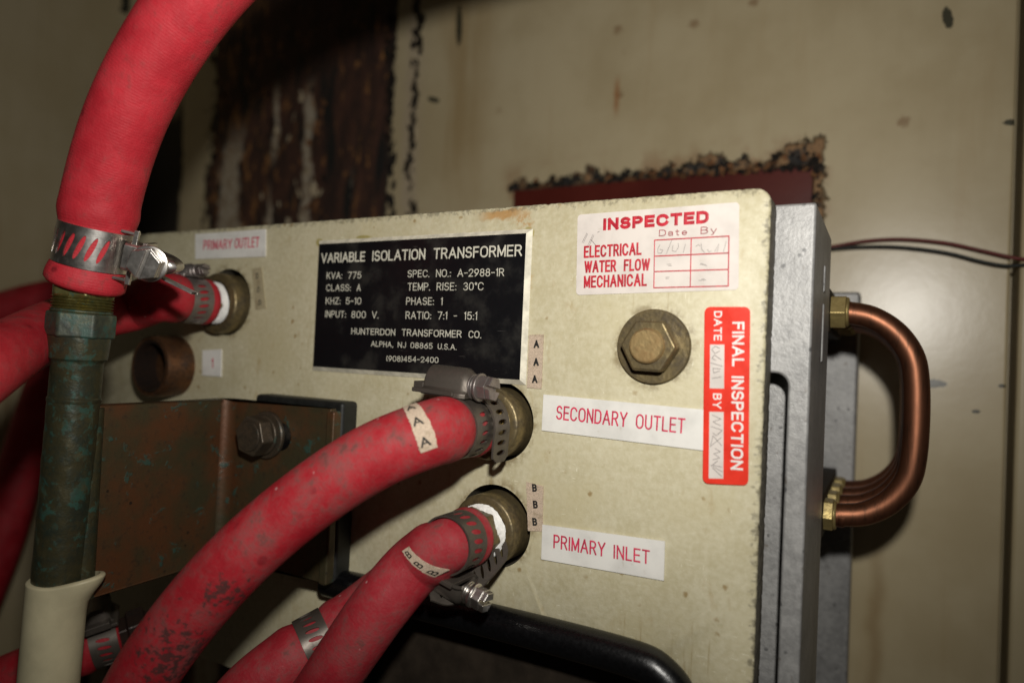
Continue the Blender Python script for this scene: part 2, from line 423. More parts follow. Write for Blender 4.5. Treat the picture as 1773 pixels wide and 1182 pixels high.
def ptext(ink, txt, q0, q1, hpx, thpx, y, gap=.26, rot=False):
    """text whose baseline runs from pixel q0 to q1 of the panel"""
    p0, p1 = at(*q0, y), at(*q1, y); L = (p1-p0).length
    sc_ = 1/ (F/to_cam((p0+p1)*.5-CAM).z)
    u = (p1-p0).normalized(); v = Vector((0,-1,0)).cross(u)
    v = Vector((-u.z, 0, u.x))
    fm = lambda a, b, h: p0 + u*a + v*b + Vector((0,-h,0))
    if rot: sc2 = sc_
    if len(txt) == 1: 
        th = thpx*sc_; H = hpx*sc_; w = G[txt][0]*(H-th)
        off = (L-w-th)/2
        ink.text(txt, L, H, th, lambda a,b,h: fm(a+off,b,h), fit=False)
    else: ink.text(txt, L, hpx*sc_, thpx*sc_, fm, gap)

def sheet(px_corners, y, th=.0004, r=0, mb=None, mi=0, jag=0):
    """thin rectangle standing off the panel: corners given where they stand on it"""
    mb = mb or MB(); P = [at(a, b, y) for a, b in px_corners]; pts = []
    for i, p in enumerate(P):
        a = P[i-1]; c = P[(i+1)%len(P)]
        if r:
            d1 = (a-p).normalized(); d2 = (c-p).normalized(); ca = d1.angle(d2)
            q = r/math.tan(ca/2); o = p + (d1+d2).normalized()*(r/math.sin(ca/2))
            s0 = p+d1*q-o; e0 = p+d2*q-o; an = s0.angle(e0)
            for j in range(7):
                t = j/6; pts.append(o + (s0*math.sin((1-t)*an) + e0*math.sin(t*an))/math.sin(an))
        else: pts.append(p)
    if jag:
        out = []
        for i, p in enumerate(pts):
            q = pts[(i+1)%len(pts)]; n = max(1, int((q-p).length/.0006))
            for j in range(n):
                d = Vector((random.uniform(-1,1),0,random.uniform(-1,1)))*jag if j else Vector((0,0,0)); out.append(p.lerp(q, j/n)+d)
        pts = out
    mb.prism(pts, Vector((0,-th,0)), mi); return mb

# ------------------------------------------------------------------ clamps
def strip(path, ax, w, th, slots, mb, pitch, slant=.25, slot_len=.5, slot_w=.42, end_round=False):
    """perforated steel band; path(t)->(P, N) with t in metres, ax = width direction. slots = (t0, t1, n); solid outside"""
    M_ = 20
    def pt(t, v, h):
        P, N = path(t); return P + ax*v + N*h
    def nn(t): return (lambda N: (N-ax*N.dot(ax)).normalized())(path(t)[1])
    t0, t1, a0, a1 = slots
    n = max(1, int(round((a1-a0)/pitch))); p = (a1-a0)/n
    def cell(tc, hole):
        rect = []; el = []
        per = [(-1+2*i/5, -1) for i in range(5)] + [(1, -1+2*i/5) for i in range(5)] + [(1-2*i/5, 1) for i in range(5)] + [(-1, 1-2*i/5) for i in range(5)]
        for a, b in per:
            rect.append((tc+a*p*.5, b*w*.5)); l = math.hypot(a, b)
            ea, eb = a/l, b/l; v = eb*slot_len*w*.5; el.append((tc+ea*slot_w*p*.5 + v*slant, v))
        if hole:
            vs = [pt(*q, th) for q in rect] + [pt(*q, th) for q in el] + [pt(*q, 0) for q in el]
            fs = [(i, (i+1)%M_, M_+(i+1)%M_, M_+i) for i in range(M_)] + [(M_+i, M_+(i+1)%M_, 2*M_+(i+1)%M_, 2*M_+i) for i in range(M_)]
            # underside
            b0 = len(vs); vs += [pt(*q, 0) for q in rect]
            fs += [(b0+(i+1)%M_, b0+i, 2*M_+i, 2*M_+(i+1)%M_) for i in range(M_)]
            mb.add(vs, fs, 0, [nn(q[0]) for q in rect+el+el+rect])
    for i in range(n): cell(a0+(i+.5)*p, True)
    def solid(u0, u1):
        k_ = max(1, int(abs(u1-u0)/.0012)); vs = []; fs = []; ns = []
        for i in range(k_+1):
            t = u0+(u1-u0)*i/k_; ww = w; ns += [nn(t)]*8
            if end_round and abs(t-t1) < w*.25: ww = w*(1-.5*(1-abs(t-t1)/(w*.25))**2)
            for b in (-1, -.6, -.2, .2, .6, 1):
                vs.append(pt(t, b*ww*.5, th))
            vs += [pt(t, -ww*.5, 0), pt(t, ww*.5, 0)]
        for i in range(k_):
            o = i*8
            for j in range(5): fs.append((o+j, o+j+1, o+8+j+1, o+8+j))
            fs += [(o+6, o, o+8, o+14), (o+5, o+7, o+15, o+13), (o+7, o+6, o+14, o+15)]
        mb.add(vs, fs, 0, ns)
    if a0 > t0: solid(t0, a0)
    if t1 > a1: solid(a1, t1)
    # long edges
    k_ = int((a1-a0)/.001)+1
    for b in (-.5, .5):
        vs = []; fs = []
        for i in range(k_+1):
            t = a0+(a1-a0)*i/k_; vs += [pt(t, b*w, 0), pt(t, b*w, th)]
        for i in range(k_): fs.append((2*i, 2*i+1, 2*i+3, 2*i+2))
        mb.add(vs, fs)

def hexpts(o, a, e1, r, rot=0):
    e2 = a.cross(e1); return [o + e1*(r*math.cos(rot+i*PI/3)) + e2*(r*math.sin(rot+i*PI/3)) for i in range(6)]
def hose_clamp(label, C, ax, R, phi_dir, w, mat, T_sign=1, hl=.020, hr=.0068, scr=None, tail=None, tail_w=None, slot=(.5,.42,.25), flange=False, band_tilt=None, screw_mat=None, hshift=0, scale=1, arch=.86, lift=0):
    """C centre on the hose axis, ax its direction, phi_dir: outward direction of the worm housing"""
    ax = ax.normalized(); up = (phi_dir - ax*phi_dir.dot(ax)).normalized(); tg = ax.cross(up)*T_sign
    root = thing('hose_clamp', label, 'hose clamp', C, 'worm drive hose clamps')
    r = R+.0002
    def circ(t):
        a = t/r; N = up*math.cos(a) + tg*math.sin(a); return C + N*r, N
    mb = MB(); L = 2*PI*r; lead = .010*scale
    strip(circ, ax, w, .0008, (0, L, lead, L-lead), mb, .0036*scale, slot[2], slot[0], slot[1])
    mb.build('band', mat, root, 40, recalc=False)
    # worm housing: arched sheet steel
    o = C + up*(r+.0008+lift) + tg*hshift
    o0 = o; hw = w*.56*(arch/.86); prof = [(-hw-.0006,-lift),(-hw-.0006,.0016)] 
    for i in range(13):
        a = PI - PI*i/12; prof.append((hw*.86*math.cos(a), hr*.42 + hr*1.15*math.sin(a)))
    prof += [(hw+.0006,.0016),(hw+.0006,-lift)]
    mb = MB(); stations = [(-hl*.5, .62, .0), (-hl*.5+.001, .9, 0), (-hl*.42, 1, 0), (hl*.36, 1, 0), (hl*.42, .93, 0), (hl*.5, .80, 0)]
    vs = []; fs = []; n = len(prof)
    for (x, s_c, _) in stations:
        for a, b in prof: vs.append(o + tg*x + ax*(a*s_c) + up*(b*(s_c if b > .002 else 1)))
    for i in range(len(stations)-1):
        for j in range(n-1): fs.append((i*n+j, i*n+j+1, (i+1)*n+j+1, (i+1)*n+j))
    fs += [tuple(range(n)), tuple((len(stations)-1)*n+j for j in range(n))[::-1]]
    mb.add(vs, fs)
    # flared skirt at the back end
    mb.box((-hl*.5-.0025,-hw-.0016,.0004),(hl*.30,hw+.0016,.0022),0,tg,ax,up,o)
    mb.box((-hl*.5-.0040,-hw*.8,.0010),(-hl*.5+.001,hw*.8,.0046),0,tg,ax,up,o)
    if flange:
        hf = w*.5+.0016; o1 = o - up*lift
        for q in (-1, 1):
            mb.box((.0004, q*hf-.0006, -.0030),(.0052, q*hf+.0006, .0034),0,tg,ax,up,o1)
        mb.box((.0034,-hf-.0016,.0022),(.0054,hf+.0016,.0042),0,tg,ax,up,o1)
    mb.build('worm_housing', mat, root, 38, bevel=.0003)
    so = o + up*(hr*.62 + 0); rs = hr*.62
    mb = MB()
    mb.lathe(so+tg*(hl*.46), tg, [(0,rs*1.02),(.0012,rs*1.12),(.0016,rs*.85),(.0026,rs*.85),(.0030,rs*1.2),(.0044,rs*1.24),(.0048,rs*1.05)], 32)
    x0 = hl*.46+.0046; hx = rs*1.12
    rot = .35
    H = hexpts(so+tg*x0, tg, up, hx, rot); mb.prism(H, tg*.0040)
    H2 = hexpts(so+tg*(x0+.004), tg, up, hx*.97, rot)
    e = (H2[0]+H2[5])*.5 - (H2[2]+H2[3])*.5; e = e.normalized(); c0 = so+tg*(x0+.004); g = .0007
    pr = tg.cross(e)
    for q in (1,-1):
        half = [p for p in H2]
        # clip hexagon to one side of the slot
        def side(p): return (p-c0).dot(e)*q - g
        out = []
        for i in range(6):
            a, b = half[i], half[(i+1)%6]; sa, sb = side(a), side(b)
            if sa >= 0: out.append(a)
            if sa*sb < 0: out.append(a.lerp(b, sa/(sa-sb)))
        mb.prism(out, tg*.0022)
    mb.build('screw', screw_mat or mat, root, 30, bevel=.00035, segs=2)
    if tail:
        mb = MB(); tail(mb, root, C, ax, up, tg, r)
        mb.build('band_tail', mat, root, 40, recalc=False)
    return root

# ------------------------------------------------------------------ materials
fitA = at(862, 729); fitB = at(855, 910); fitD = at(394, 523)
T0 = at(1100, 1182, 0.05)            # foot of the transformer
MT['panel'] = m_panel()
MT['edge'] = plain('laminate_edge', (.10,.088,.066), .6, 0, .3, .45, 300, .0004)
MT['hoseA'] = MT['hoseB'] = None
MT['steel'] = m_steel('stainless_steel', (.72,.69,.65), .27, .10)
MT['dullsteel'] = m_steel('dull_steel', (.27,.24,.225), .40, .6, .8)
MT['dustband'] = m_steel('dusty_band_steel', (.115,.098,.082), .40, .6, .6)
MT['brass'] = m_brass('tarnished_brass', (.24,.185,.09), (.075,.058,.034), .38, met=.7)
MT['brightbrass'] = m_brass('clean_brass', (.48,.37,.15), (.30,.23,.09), .36, met=.75)
MT['bronze'] = m_brass('brown_bronze', (.22,.105,.05), (.05,.028,.018), .4)
MT['boltbrown'] = m_brass('dark_brown_bolt', (.10,.075,.05), (.035,.03,.022), .38, .10, .6)
MT['boredark'] = m_brass('bore_shade_bronze', (.05,.03,.022), (.018,.013,.011), .34, met=.6)  # darker bronze, with the shade inside the bushing's bore put into the colour
MT['verdigris'] = m_brass('verdigris_copper', (.070,.062,.030), (.022,.030,.021), .32, .42, .5)
MT['verdnut'] = m_brass('verdigris_nut', (.09,.10,.065), (.028,.035,.028), .45, .62, .5)
MT['oilbrass'] = m_brass('oily_brass', (.30,.26,.09), (.10,.10,.035), .3, .12)
MT['strap'] = m_brass('brown_copper_strap', (.125,.055,.024), (.042,.034,.018), .40, .12, .45)
def m_strap():
    m = Mat('brown_green_strap'); n = m.noise(28, 4, .55); n2 = m.noise(300, 5, .65); n3 = m.noise(90, 5, .65)
    c = m.mix((.110,.044,.018), (.055,.048,.024), (n*.75+n3*.25).ss(.38,.62)); c = m.mix(c, (.03,.024,.016), n2.ss(.52,.72)*.6)
    v = (m.noise(75,5,.7,None,.5)*.8+n2*.2).ss(.575,.63); c = m.mix(c, (.020,.062,.050), v*.8)
    c = m.mix(c, (.015,.012,.010), (m.voro(160)+(n2-.5)*.3).ss(.14,.07)*n3.ss(.5,.6)*.8)
    m.bump(n2, .0003, .5); m.bump(v, .0003, .4); return m.done(c, n2*.2+.30, (1-v)*.35, .5)
MT['strap'] = m_strap()
MT['stud'] = m_brass('scratched_stud', (.60,.44,.21), (.30,.19,.08), .34)
MT['copper'] = m_brass('copper_tube', (.42,.17,.085), (.36,.14,.07), .40, met=1)
def m_copper():
    m = Mat('satin_copper'); n = m.noise(45, 4); n2 = m.noise(1, 4, .6, m.scaled(500,500,60)); 
    c = m.mix((.31,.125,.068), (.19,.080,.045), (n*.6+n2*.4).ss(.3,.7)); c = m.mix(c, (.10,.055,.035), n2.ss(.52,.70)*.55)
    m.bump(n2, .0001, .3); return m.done(c, n*.12+.37, .92, .5)
MT['copper'] = m_copper()
MT['black'] = plain('black_rubber', (.003,.003,.0035), .30, 0, .5, .3, 600, .0001)
MT['phenolic'] = plain('black_phenolic', (.012,.013,.012), .5, 0, .4, .3, 300)
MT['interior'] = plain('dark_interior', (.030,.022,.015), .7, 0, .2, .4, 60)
def m_pb():
    m = Mat('black_laminate'); n = m.noise(60,4,.6); sc1 = m.noise(1,2,.5,m.scaled(90,1,1300,(1,0,1))).ss(.69,.73)*m.noise(25,2).ss(.5,.58)
    c = m.mix((.005,.005,.006), (.022,.021,.019), n.ss(.50,.72)); c = m.mix(c, (.09,.085,.075), sc1*.5)
    return m.done(c, n*.35+.16, 0, .5)
MT['plateblack'] = m_pb()
MT['white'] = m_engraved('white_label_plastic', (.80,.785,.74)); MT['bevel'] = plain('cream_bevel', (.70,.66,.54), .5, 0, .4, .25, 200)
MT['paper'] = m_engraved('worn_sticker_paper', (.72,.66,.61))
MT['redink'] = plain('red_ink', (.50,.018,.035), .45, 0, .4, .3, 400)
MT['labelred'] = plain('red_engraved_fill', (.62,.045,.10), .5, 0, .3, .3, 500)
MT['cream_ink'] = plain('cream_engraving', (.62,.60,.50), .5, 0, .3, .15, 500)
MT['dateink'] = plain('brown_red_ink', (.33,.06,.07), .5, 0, .3, .3, 500)
MT['orange'] = plain('red_orange_sticker', (.80,.042,.022), .3, 0, .5, .12, 120)
MT['whiteink'] = plain('white_print', (.82,.80,.76), .45, 0, .4, .08, 300)
MT['pencil'] = plain('pencil_mark', (.28,.25,.24), .5, 0, .4, .3, 800)
MT['pen'] = plain('dark_pen_mark', (.12,.09,.09), .5, 0, .4, .3, 800)
MT['ink'] = plain('black_stamp_ink', (.02,.02,.018), .6, 0, .3, .3, 800)
MT['ptfe'] = plain('white_thread_tape', (.82,.81,.78), .55, 0, .4, .12, 500, .0003)
MT['creamsleeve'] = plain('cream_sleeve', (.50,.45,.29), .45, 0, .4, .12, 60, .0002)
MT['wirered'] = plain('red_wire', (.14,.022,.018), .5, 0, .4, .2, 200); MT['wireblack'] = plain('black_wire', (.012,.015,.013), .5, 0, .4, .2, 200)
def m_tape(name='cloth_marker_tape', col=(.60,.475,.36)):
    m = Mat(name); w = m.noise(2600, 2); n = m.noise(250, 4); 
    c = m.mix(col, tuple(x*.55 for x in col), w.ss(.42,.6)*.6); c = m.mix(c, (.25,.19,.11), n.ss(.52,.75)*.6)
    m.bump(w, .0003, .6); return m.done(c, .75, 0, .2)
MT['tape'] = m_tape()
MT['tapedull'] = m_tape('faded_marker_tape', (.44,.38,.24))
def m_cast():
    m = Mat('grey_hammered_paint'); n = m.noise(420, 5, .6); n2 = m.noise(60, 4); v = m.voro(260)
    pit = (m.voro(170)+(n-.5)*.25).ss(.22,.08)*m.noise(90,2).ss(.46,.58)
    c = m.mix((.25,.247,.242), (.37,.365,.355), (n*.5+n2*.5).ss(.35,.65)); c = m.mix(c, (.07,.07,.072), pit*.75)
    c = m.mix(c, (.11,.085,.06), m.noise(200,4).ss(.64,.74)*.6)
    m.bump(n, .0004, .55); m.bump(pit, .0007, -.7)
    return m.done(c, n*.2+.36, .2, .5)
MT['cast'] = m_cast()

# ------------------------------------------------------------------ cabinet wall
YW = .23
def m_wall():
    m = Mat('stained_cabinet_paint'); Wp = lambda a,b: at(a,b,YW)
    n1 = m.noise(14, 5, .6); n2 = m.noise(160, 5, .6); nv = m.noise(1, 4, .6, m.scaled(46,1,4)); nf = m.noise(300,4)
    paint = m.mix((.49,.40,.24), (.57,.48,.305), (n1*.8+nv*.2).ss(.35,.65))
    paint = m.mix(paint, (.36,.23,.09), nv.ss(.56,.76)*.2)
    sp = (m.voro(26)+(nf-.5)*.2).ss(.13,.05)*m.noise(10,2).ss(.5,.6)
    paint = m.mix(paint, (.24,.13,.06), sp*.6)
    # brown run low down on the right
    q = Wp(1515,1080); run = (m.x-q.x+(m.noise(1,3,.6,m.scaled(10,1,26))-.5)*.014).abs().ss(.007,.0)*(q.z+.03-m.z).ss(-.05,.02)
    paint = m.mix(paint, (.24,.13,.04), run*nv.ss(.35,.6)*.4)
    q = Wp(1067,185); run = (m.x-q.x+(nf-.5)*.004).abs().ss(.0032,.0008)*(m.z-q.z-.008).abs().ss(.02,.005); paint = m.mix(paint, (.36,.15,.05), run*.7)
    # warm rust bloom beside the flaked strip
    q = Wp(795,150); bl = (m.x-q.x).abs().ss(.05,.0)*(m.z-q.z).abs().ss(.16,.03); paint = m.mix(paint, (.33,.21,.08), bl*.55*nv.ss(.35,.6))
    # flaked area behind the hose : streaks of bare rusty steel with tongues of old paint
    a, b = Wp(362,220).x, Wp(679,220).x
    wob = (m.noise(1,5,.65,m.scaled(34,1,16))-.5)*.05 + (m.noise(1,4,.7,m.scaled(150,1,110))-.5)*.018
    d = (m.x-a+wob*1.3).min(b-m.x+wob*.30+(m.noise(1,4,.75,m.scaled(220,1,150,(3,3,3)))-.5)*.012)
    reg = d.ss(-.002,.002)
    streak = m.noise(1,5,.6,m.scaled(40,1,5,(.3,0,.2))) + (nf-.5)*.12
    left = (m.x-Wp(500,250).x).ss(.03,-.10)
    c0 = Wp(533,270); tong = (m.x-c0.x+(m.noise(1,4,.6,m.scaled(30,1,34))-.5)*.022).abs().ss(.0085,.004)*(m.z-Wp(533,160).z).ss(.02,-.02)
    c1 = Wp(400,330); tong2 = (m.x-c1.x+(m.noise(1,4,.6,m.scaled(26,1,24,(4,0,2)))-.5)*.05).abs().ss(.020,.012)*(m.z-Wp(400,215).z).ss(.01,-.05)
    c2 = Wp(478,220); tong3 = (m.x-c2.x+(m.noise(1,4,.6,m.scaled(30,1,30,(1,0,7)))-.5)*.02).abs().ss(.006,.002)*(m.z-Wp(478,215).z).abs().ss(.05,.02)
    rem = tong.max(tong2).max(tong3).max((streak+left*.03).ss(.66,.69)*(m.z-Wp(500,330).z).ss(.02,-.03))
    rust = m.mix((.030,.014,.010), (.085,.034,.020), m.noise(1,5,.65,m.scaled(70,1,22)).ss(.35,.65))
    rust = m.mix(rust, (.42,.19,.055), (m.noise(1,5,.7,m.scaled(120,1,42))*.8+n2*.2+left*.06).ss(.55,.68)*.85)
    edge = d.ss(.008,.001)*reg
    rust = m.mix(rust, (.010,.009,.008), edge.max(m.noise(1,4,.6,m.scaled(60,1,10,(5,0,5))).ss(.58,.66)))
    old = m.mix((.46,.40,.31), (.30,.22,.14), n2.ss(.4,.65))
    # dark flaking strip on the far left
    a2, b2 = Wp(232,330).x, Wp(312,330).x; reg2 = ((m.x-a2).min(b2-m.x)+wob*.5).ss(-.002,.003)*(m.z-Wp(270,190).z+wob).ss(.02,-.02)
    # thin cracks
    q = Wp(717,180); cw = (m.noise(1,3,.6,m.scaled(1,1,34))-.5)*.03; crk = (m.x-q.x+cw+(m.noise(1,3,.6,m.scaled(1,1,160))-.5)*.006).abs()
    cr = (crk+(m.noise(1,4,.6,m.scaled(60,1,40,(2,0,3)))-.5)*.020+(m.noise(1,4,.75,m.scaled(260,1,130))-.5)*.010).ss(.0036,.0016)*(m.z-Wp(717,380).z).ss(-.002,.01)
    halo = crk.ss(.02,.004)*nv.ss(.4,.6)
    paint = m.mix(paint, (.46,.37,.29), halo*.5)
    col = m.mix(paint, rust, reg); col = m.mix(col, old, rem*reg); col = m.mix(col, (.018,.014,.011), cr.max(reg2))
    # masked rectangle of dark red primer with a crust of rust along its edge
    p0, p1 = Wp(889,345), Wp(1408,330); ztop = (Wp(900,324).z*.5+Wp(1400,291).z*.5)
    inx = (m.x-p0.x).min(p1.x-m.x); inside = inx.min(ztop-m.z).ss(-.0008,.0008)
    hgt = (m.noise(1,3,.6,m.scaled(24,1,1,(.4,0,0)))-.40)*.052+.001+ (m.noise(1,6,.75,m.scaled(110,1,70))-.5)*.034
    tail_r = (m.x-Wp(1370,300).x).ss(-.03,.03)*.010
    crust = ((m.z-ztop+.001).min((hgt+tail_r) -(m.z-ztop))).ss(-.001,.0015)*(inx+.006).ss(0,.002)
    sidec = (m.x-p1.x+.001).min(.007+(m.noise(1,5,.7,m.scaled(80,1,80))-.5)*.02-(m.x-p1.x)).ss(-.001,.0015)*(ztop+.02-m.z).ss(0,.004)
    crust = crust.max(sidec)*(1-inside)
    cn = m.noise(85,5,.7)
    ccol = m.mix((.014,.012,.010), (.30,.17,.075), (cn+(m.noise(1,3,.5,m.scaled(14,1,14))-.5)*.45).ss(.46,.60)); ccol = m.mix(ccol, (.012,.010,.008), n2.ss(.52,.64))
    halo2 = (m.z-ztop).max(m.x-p1.x).ss(.03,.004)*(m.z-ztop+.05).ss(0,.02)*(inx+.012).ss(-.004,.008)*m.noise(40,4).ss(.45,.6)
    col = m.mix(col, (.30,.15,.07), halo2*.55)
    red = m.mix((.085,.012,.008), (.12,.020,.013), n1.ss(.3,.7))
    col = m.mix(col, red, inside); col = m.mix(col, ccol, crust)
    # small dark chips
    for (px,py,rx,rz,an) in ((750,173,.0075,.0026,-.35),(1641,32,.0030,.0075,.2),(795,45,.0035,.02,.05),(1752,212,.005,.002,0.),(1619,664,.006,.0028,.0),(1690,712,.0022,.0012,0),(1735,668,.0018,.0012,0)):
        q = Wp(px,py); dx = m.x-q.x; dz = m.z-q.z; u = dx*math.cos(an)+dz*math.sin(an); v = dz*math.cos(an)-dx*math.sin(an)
        ch = ((u/rx).pow(2)+(v/rz).pow(2)+(nf-.5)*1.6).ss(1.1,.7); col = m.mix(col, (.022,.026,.018), ch*.9)
    flake = reg*(1-rem)
    m.bump((1-flake)*1.0, .0016, .8); m.bump(cn*crust.max(flake*.5)+crust, .003, .9); m.bump(n1, .004, .04); m.bump(n2, .0003, .15)
    rg = flake.max(crust).max(reg2)
    return m.done(col, rg*.42+.30, 0, .6)
MT['wall'] = m_wall()
def m_wall2():
    m = Mat('plain_cabinet_paint'); n1 = m.noise(14,5); nv = m.noise(1,4,.6,m.scaled(40,40,3)); n2 = m.noise(160,4)
    c = m.mix((.49,.405,.24), (.56,.475,.305), (n1*.6+nv*.4).ss(.35,.65)); c = m.mix(c, (.33,.21,.09), nv.ss(.56,.74)*.5)
    q = atX(212, 60, XL); ln = (m.y-q.y+(m.noise(1,3,.6,m.scaled(1,1,40))-.5)*.02).abs().ss(.007,.003)*m.noise(1,2,.5,m.scaled(1,1,55)).ss(.46,.52)
    c = m.mix(c, (.03,.03,.022), ln); m.bump(n1,.004,.12); m.bump(n2,.0004,.2)
    return m.done(c, .42, 0, .5)
XL = at(238, 200, YW).x
MT['wall2'] = m_wall2()
def structure(o, kind='structure'): o['kind'] = kind; return o
mb = MB(); xr = at(1746, 600, YW).x
mb.box((XL-.01, YW, -1.2), (xr, YW+.03, .9))
structure(mb.build('back_wall', MT['wall'], None, 0, bevel=.002))
bw = bpy.data.objects['back_wall']
MT['flake_dark'] = plain('black_rust_flake', (.020,.016,.013), .8, 0, .2, .5, 200, .0004)
MT['flake_rust'] = plain('orange_rust_flake', (.20,.095,.042), .85, 0, .2, .6, 150, .0004)
MT['flake_paint'] = plain('curled_paint_flake', (.47,.39,.26), .6, 0, .3, .3, 150)
rf = random.Random(11); mbs = {'flake_dark': MB(), 'flake_rust': MB(), 'flake_paint': MB()}
def flake(p, size, kind, stand=.0015, el=1.0):
    n = rf.randint(5, 8); tilt = Vector((rf.uniform(-.7,.7), -1, rf.uniform(-.7,.7))).normalized()
    u = tilt.cross(Vector((0,0,1))).normalized(); v = u.cross(tilt); a0 = rf.uniform(0, 6.28)
    ring = []
    for i in range(n):
        a = a0+2*PI*i/n; r = size*rf.uniform(.45, 1.25); ring.append(p + Vector((0,-stand,0)) + u*(r*math.cos(a)) + v*(r*math.sin(a)*el))
    mid = p + Vector((0,-stand,0)) + tilt*size*rf.uniform(.1,.35)
    bk = [q + Vector((0,.0008,0)) for q in ring]
    mbs[kind].add(ring+[mid]+bk, [(i,(i+1)%n,n) for i in range(n)] + [(i,(i+1)%n,n+1+(i+1)%n,n+1+i) for i in range(n)])
def crest(px):
    q = (px-890)/520
    return 325-35*q + (0 if rf.random() < .35 else -rf.random()**1.4*(10+26*max(0,1-abs(q-.25)/.16)*.5+26*max(0,1-abs(q-.62)/.22)*.6+46*max(0,1-abs(q-.94)/.10)*.8))
for i in range(190):
    px = rf.uniform(886, 1416); p = at(px, crest(px), YW)
    dark = rf.random() < (.80 if px < 1000 or px > 1330 else .5)
    flake(p, rf.uniform(.0008,.0032), 'flake_dark' if dark else 'flake_rust')
for i in range(26):
    flake(at(1411+rf.uniform(-3,9), rf.uniform(268,350), YW), rf.uniform(.0012,.0032), 'flake_dark' if rf.random() < .6 else 'flake_rust')
for i in range(70):
    py = rf.uniform(30, 400); flake(at(679+rf.uniform(-9,5), py, YW), rf.uniform(.0012,.0040), 'flake_dark', .0012, 1.8)
for i in range(60):
    py = rf.uniform(150, 400); flake(at(rf.choice((372,470,512,548))+rf.uniform(-16,16), py, YW), rf.uniform(.0012,.0045), rf.choice(('flake_dark','flake_rust','flake_paint')), .0010, 2.2)
for i in range(45):
    py = rf.uniform(40, 380); flake(at(716-.02*(py-200)+rf.uniform(-6,7), py, YW), rf.uniform(.0010,.0028), rf.choice(('flake_dark','flake_dark','flake_paint')), .0012, 2.0)
for kk, nm in (('flake_dark','rust_crust'),('flake_rust','rust_crust'),('flake_paint','paint_flakes')):
    q = mbs[kk].build(nm, MT[kk], bw, 0); q['kind'] = 'stuff'
mb = MB(); mb.box((XL-.03, -.35, -1.2), (XL, YW-.001, .9)); structure(mb.build('left_wall', MT['wall2'], None, 0))
mb = MB(); mb.box((xr+.004, YW-.004, -1.2), (xr+.3, YW+.03, .9)); mb.box((xr-.01,YW+.031,-1.2),(xr+.02,YW+.04,.9))
structure(mb.build('right_wall', MT['wall2'], None, 0, bevel=.003))

# ------------------------------------------------------------------ transformer
tr = thing('transformer', 'cream faced transformer with a black nameplate and grey cast body', 'transformer', T0)
yF, tP = 0.0, .015
# panel outline with notch
TRc = at(1325, 332); zt = at(700, 371).z
xR = at(1322, 700).x; xLft = at(140, 420).x; zb = at(1290, 1500).z
zn = at(964, 1085).z; xn = at(1206, 1182).x; xnl = at(610, 1050).x
def arc(cx, cz, r, a0, a1, n=10): return [Vector((cx+r*math.cos(math.radians(a0+(a1-a0)*i/n)), 0, cz+r*math.sin(math.radians(a0+(a1-a0)*i/n)))) for i in range(n+1)]
rn = .018
outl = [Vector((xLft,0,zb)), Vector((xnl,0,zb))] + arc(xnl+rn, zn-rn, rn, 180, 90) + arc(xn-rn, zn-rn, rn, 90, 0) + [Vector((xn,0,zb)), Vector((xR,0,zb))] + arc(xR-.006, zt-.006, .006, 0, 90, 6) + [Vector((xLft,0,zt))]
def resample(pts, step, jit):
    out = []
    for i, p in enumerate(pts):
        q = pts[(i+1)%len(pts)]; n = max(1, int((q-p).length/step))
        for j in range(n): 
            w = p.lerp(q, j/n); out.append(w)
    nrm = []
    for i in range(len(out)):
        t = (out[(i+1)%len(out)]-out[i-1]).normalized(); nrm.append(Vector((t.z,0,-t.x)))
    ph = 0; o2 = []
    for i, (w, n) in enumerate(zip(out, nrm)):
        j = jit*(random.random()**3)*(2.5 if random.random() < .06 else 1); o2.append(w - n*j)
    return o2, nrm
holes = [(fitA, .0182), (fitB, .0186), (fitD, .0196)]
o_out, nr = resample(outl, .0012, .00025)
bm = bmesh.new()
ed = .0007
front = [w - n*(ed*(.5+random.random())) for w, n in zip(o_out, nr)]
def loop(pts, y):
    vs = [bm.verts.new(Vector((p.x, y, p.z))-T0) for p in pts]; return vs
f0 = loop(front, 0); f1 = loop(o_out, ed); f2 = loop(o_out, tP)
edges = []
def close(vs): return [bm.edges.new((vs[i], vs[(i+1)%len(vs)])) for i in range(len(vs))]
edges += close(f0); hl_ = []
for c, r in holes:
    pts = [Vector((c.x+r*math.cos(2*PI*i/72), 0, c.z+r*math.sin(2*PI*i/72))) for i in range(72)]
    h0 = loop(pts, 0); h1 = loop(pts, tP); edges += close(h0); hl_.append((h0, h1))
res = bmesh.ops.triangle_fill(bm, use_beauty=True, use_dissolve=False, edges=edges)
def skin(a, b, mi):
    n = len(a)
    for i in range(n):
        f = bm.faces.new((a[i], a[(i+1)%n], b[(i+1)%n], b[i])); f.material_index = mi; f.smooth = True
skin(f0, f1, 0); skin(f1, f2, 1)
for h0, h1 in hl_: skin(h0, h1, 1)
bmesh.ops.recalc_face_normals(bm, faces=bm.faces)
me = bpy.data.meshes.new('front_panel'); bm.to_mesh(me); bm.free()
me.materials.append(MT['panel']); me.materials.append(MT['edge']); me.set_sharp_from_angle(angle=math.radians(50))
panel = bpy.data.objects.new('front_panel', me); COL.objects.link(panel); panel.parent = tr
panel['label'] = 'cream fibreglass front panel with chipped edges'

# inner dark body behind the panel
mb = MB(); mb.box((xLft+.01, tP+.001, zb), (at(1310,700,tP).x, .075, zt-.012))
# dark sheet close behind the notch; its colour stands for the recess's shade
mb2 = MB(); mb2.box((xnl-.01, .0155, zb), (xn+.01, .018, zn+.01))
mb.build('core_block', MT['interior'], tr)
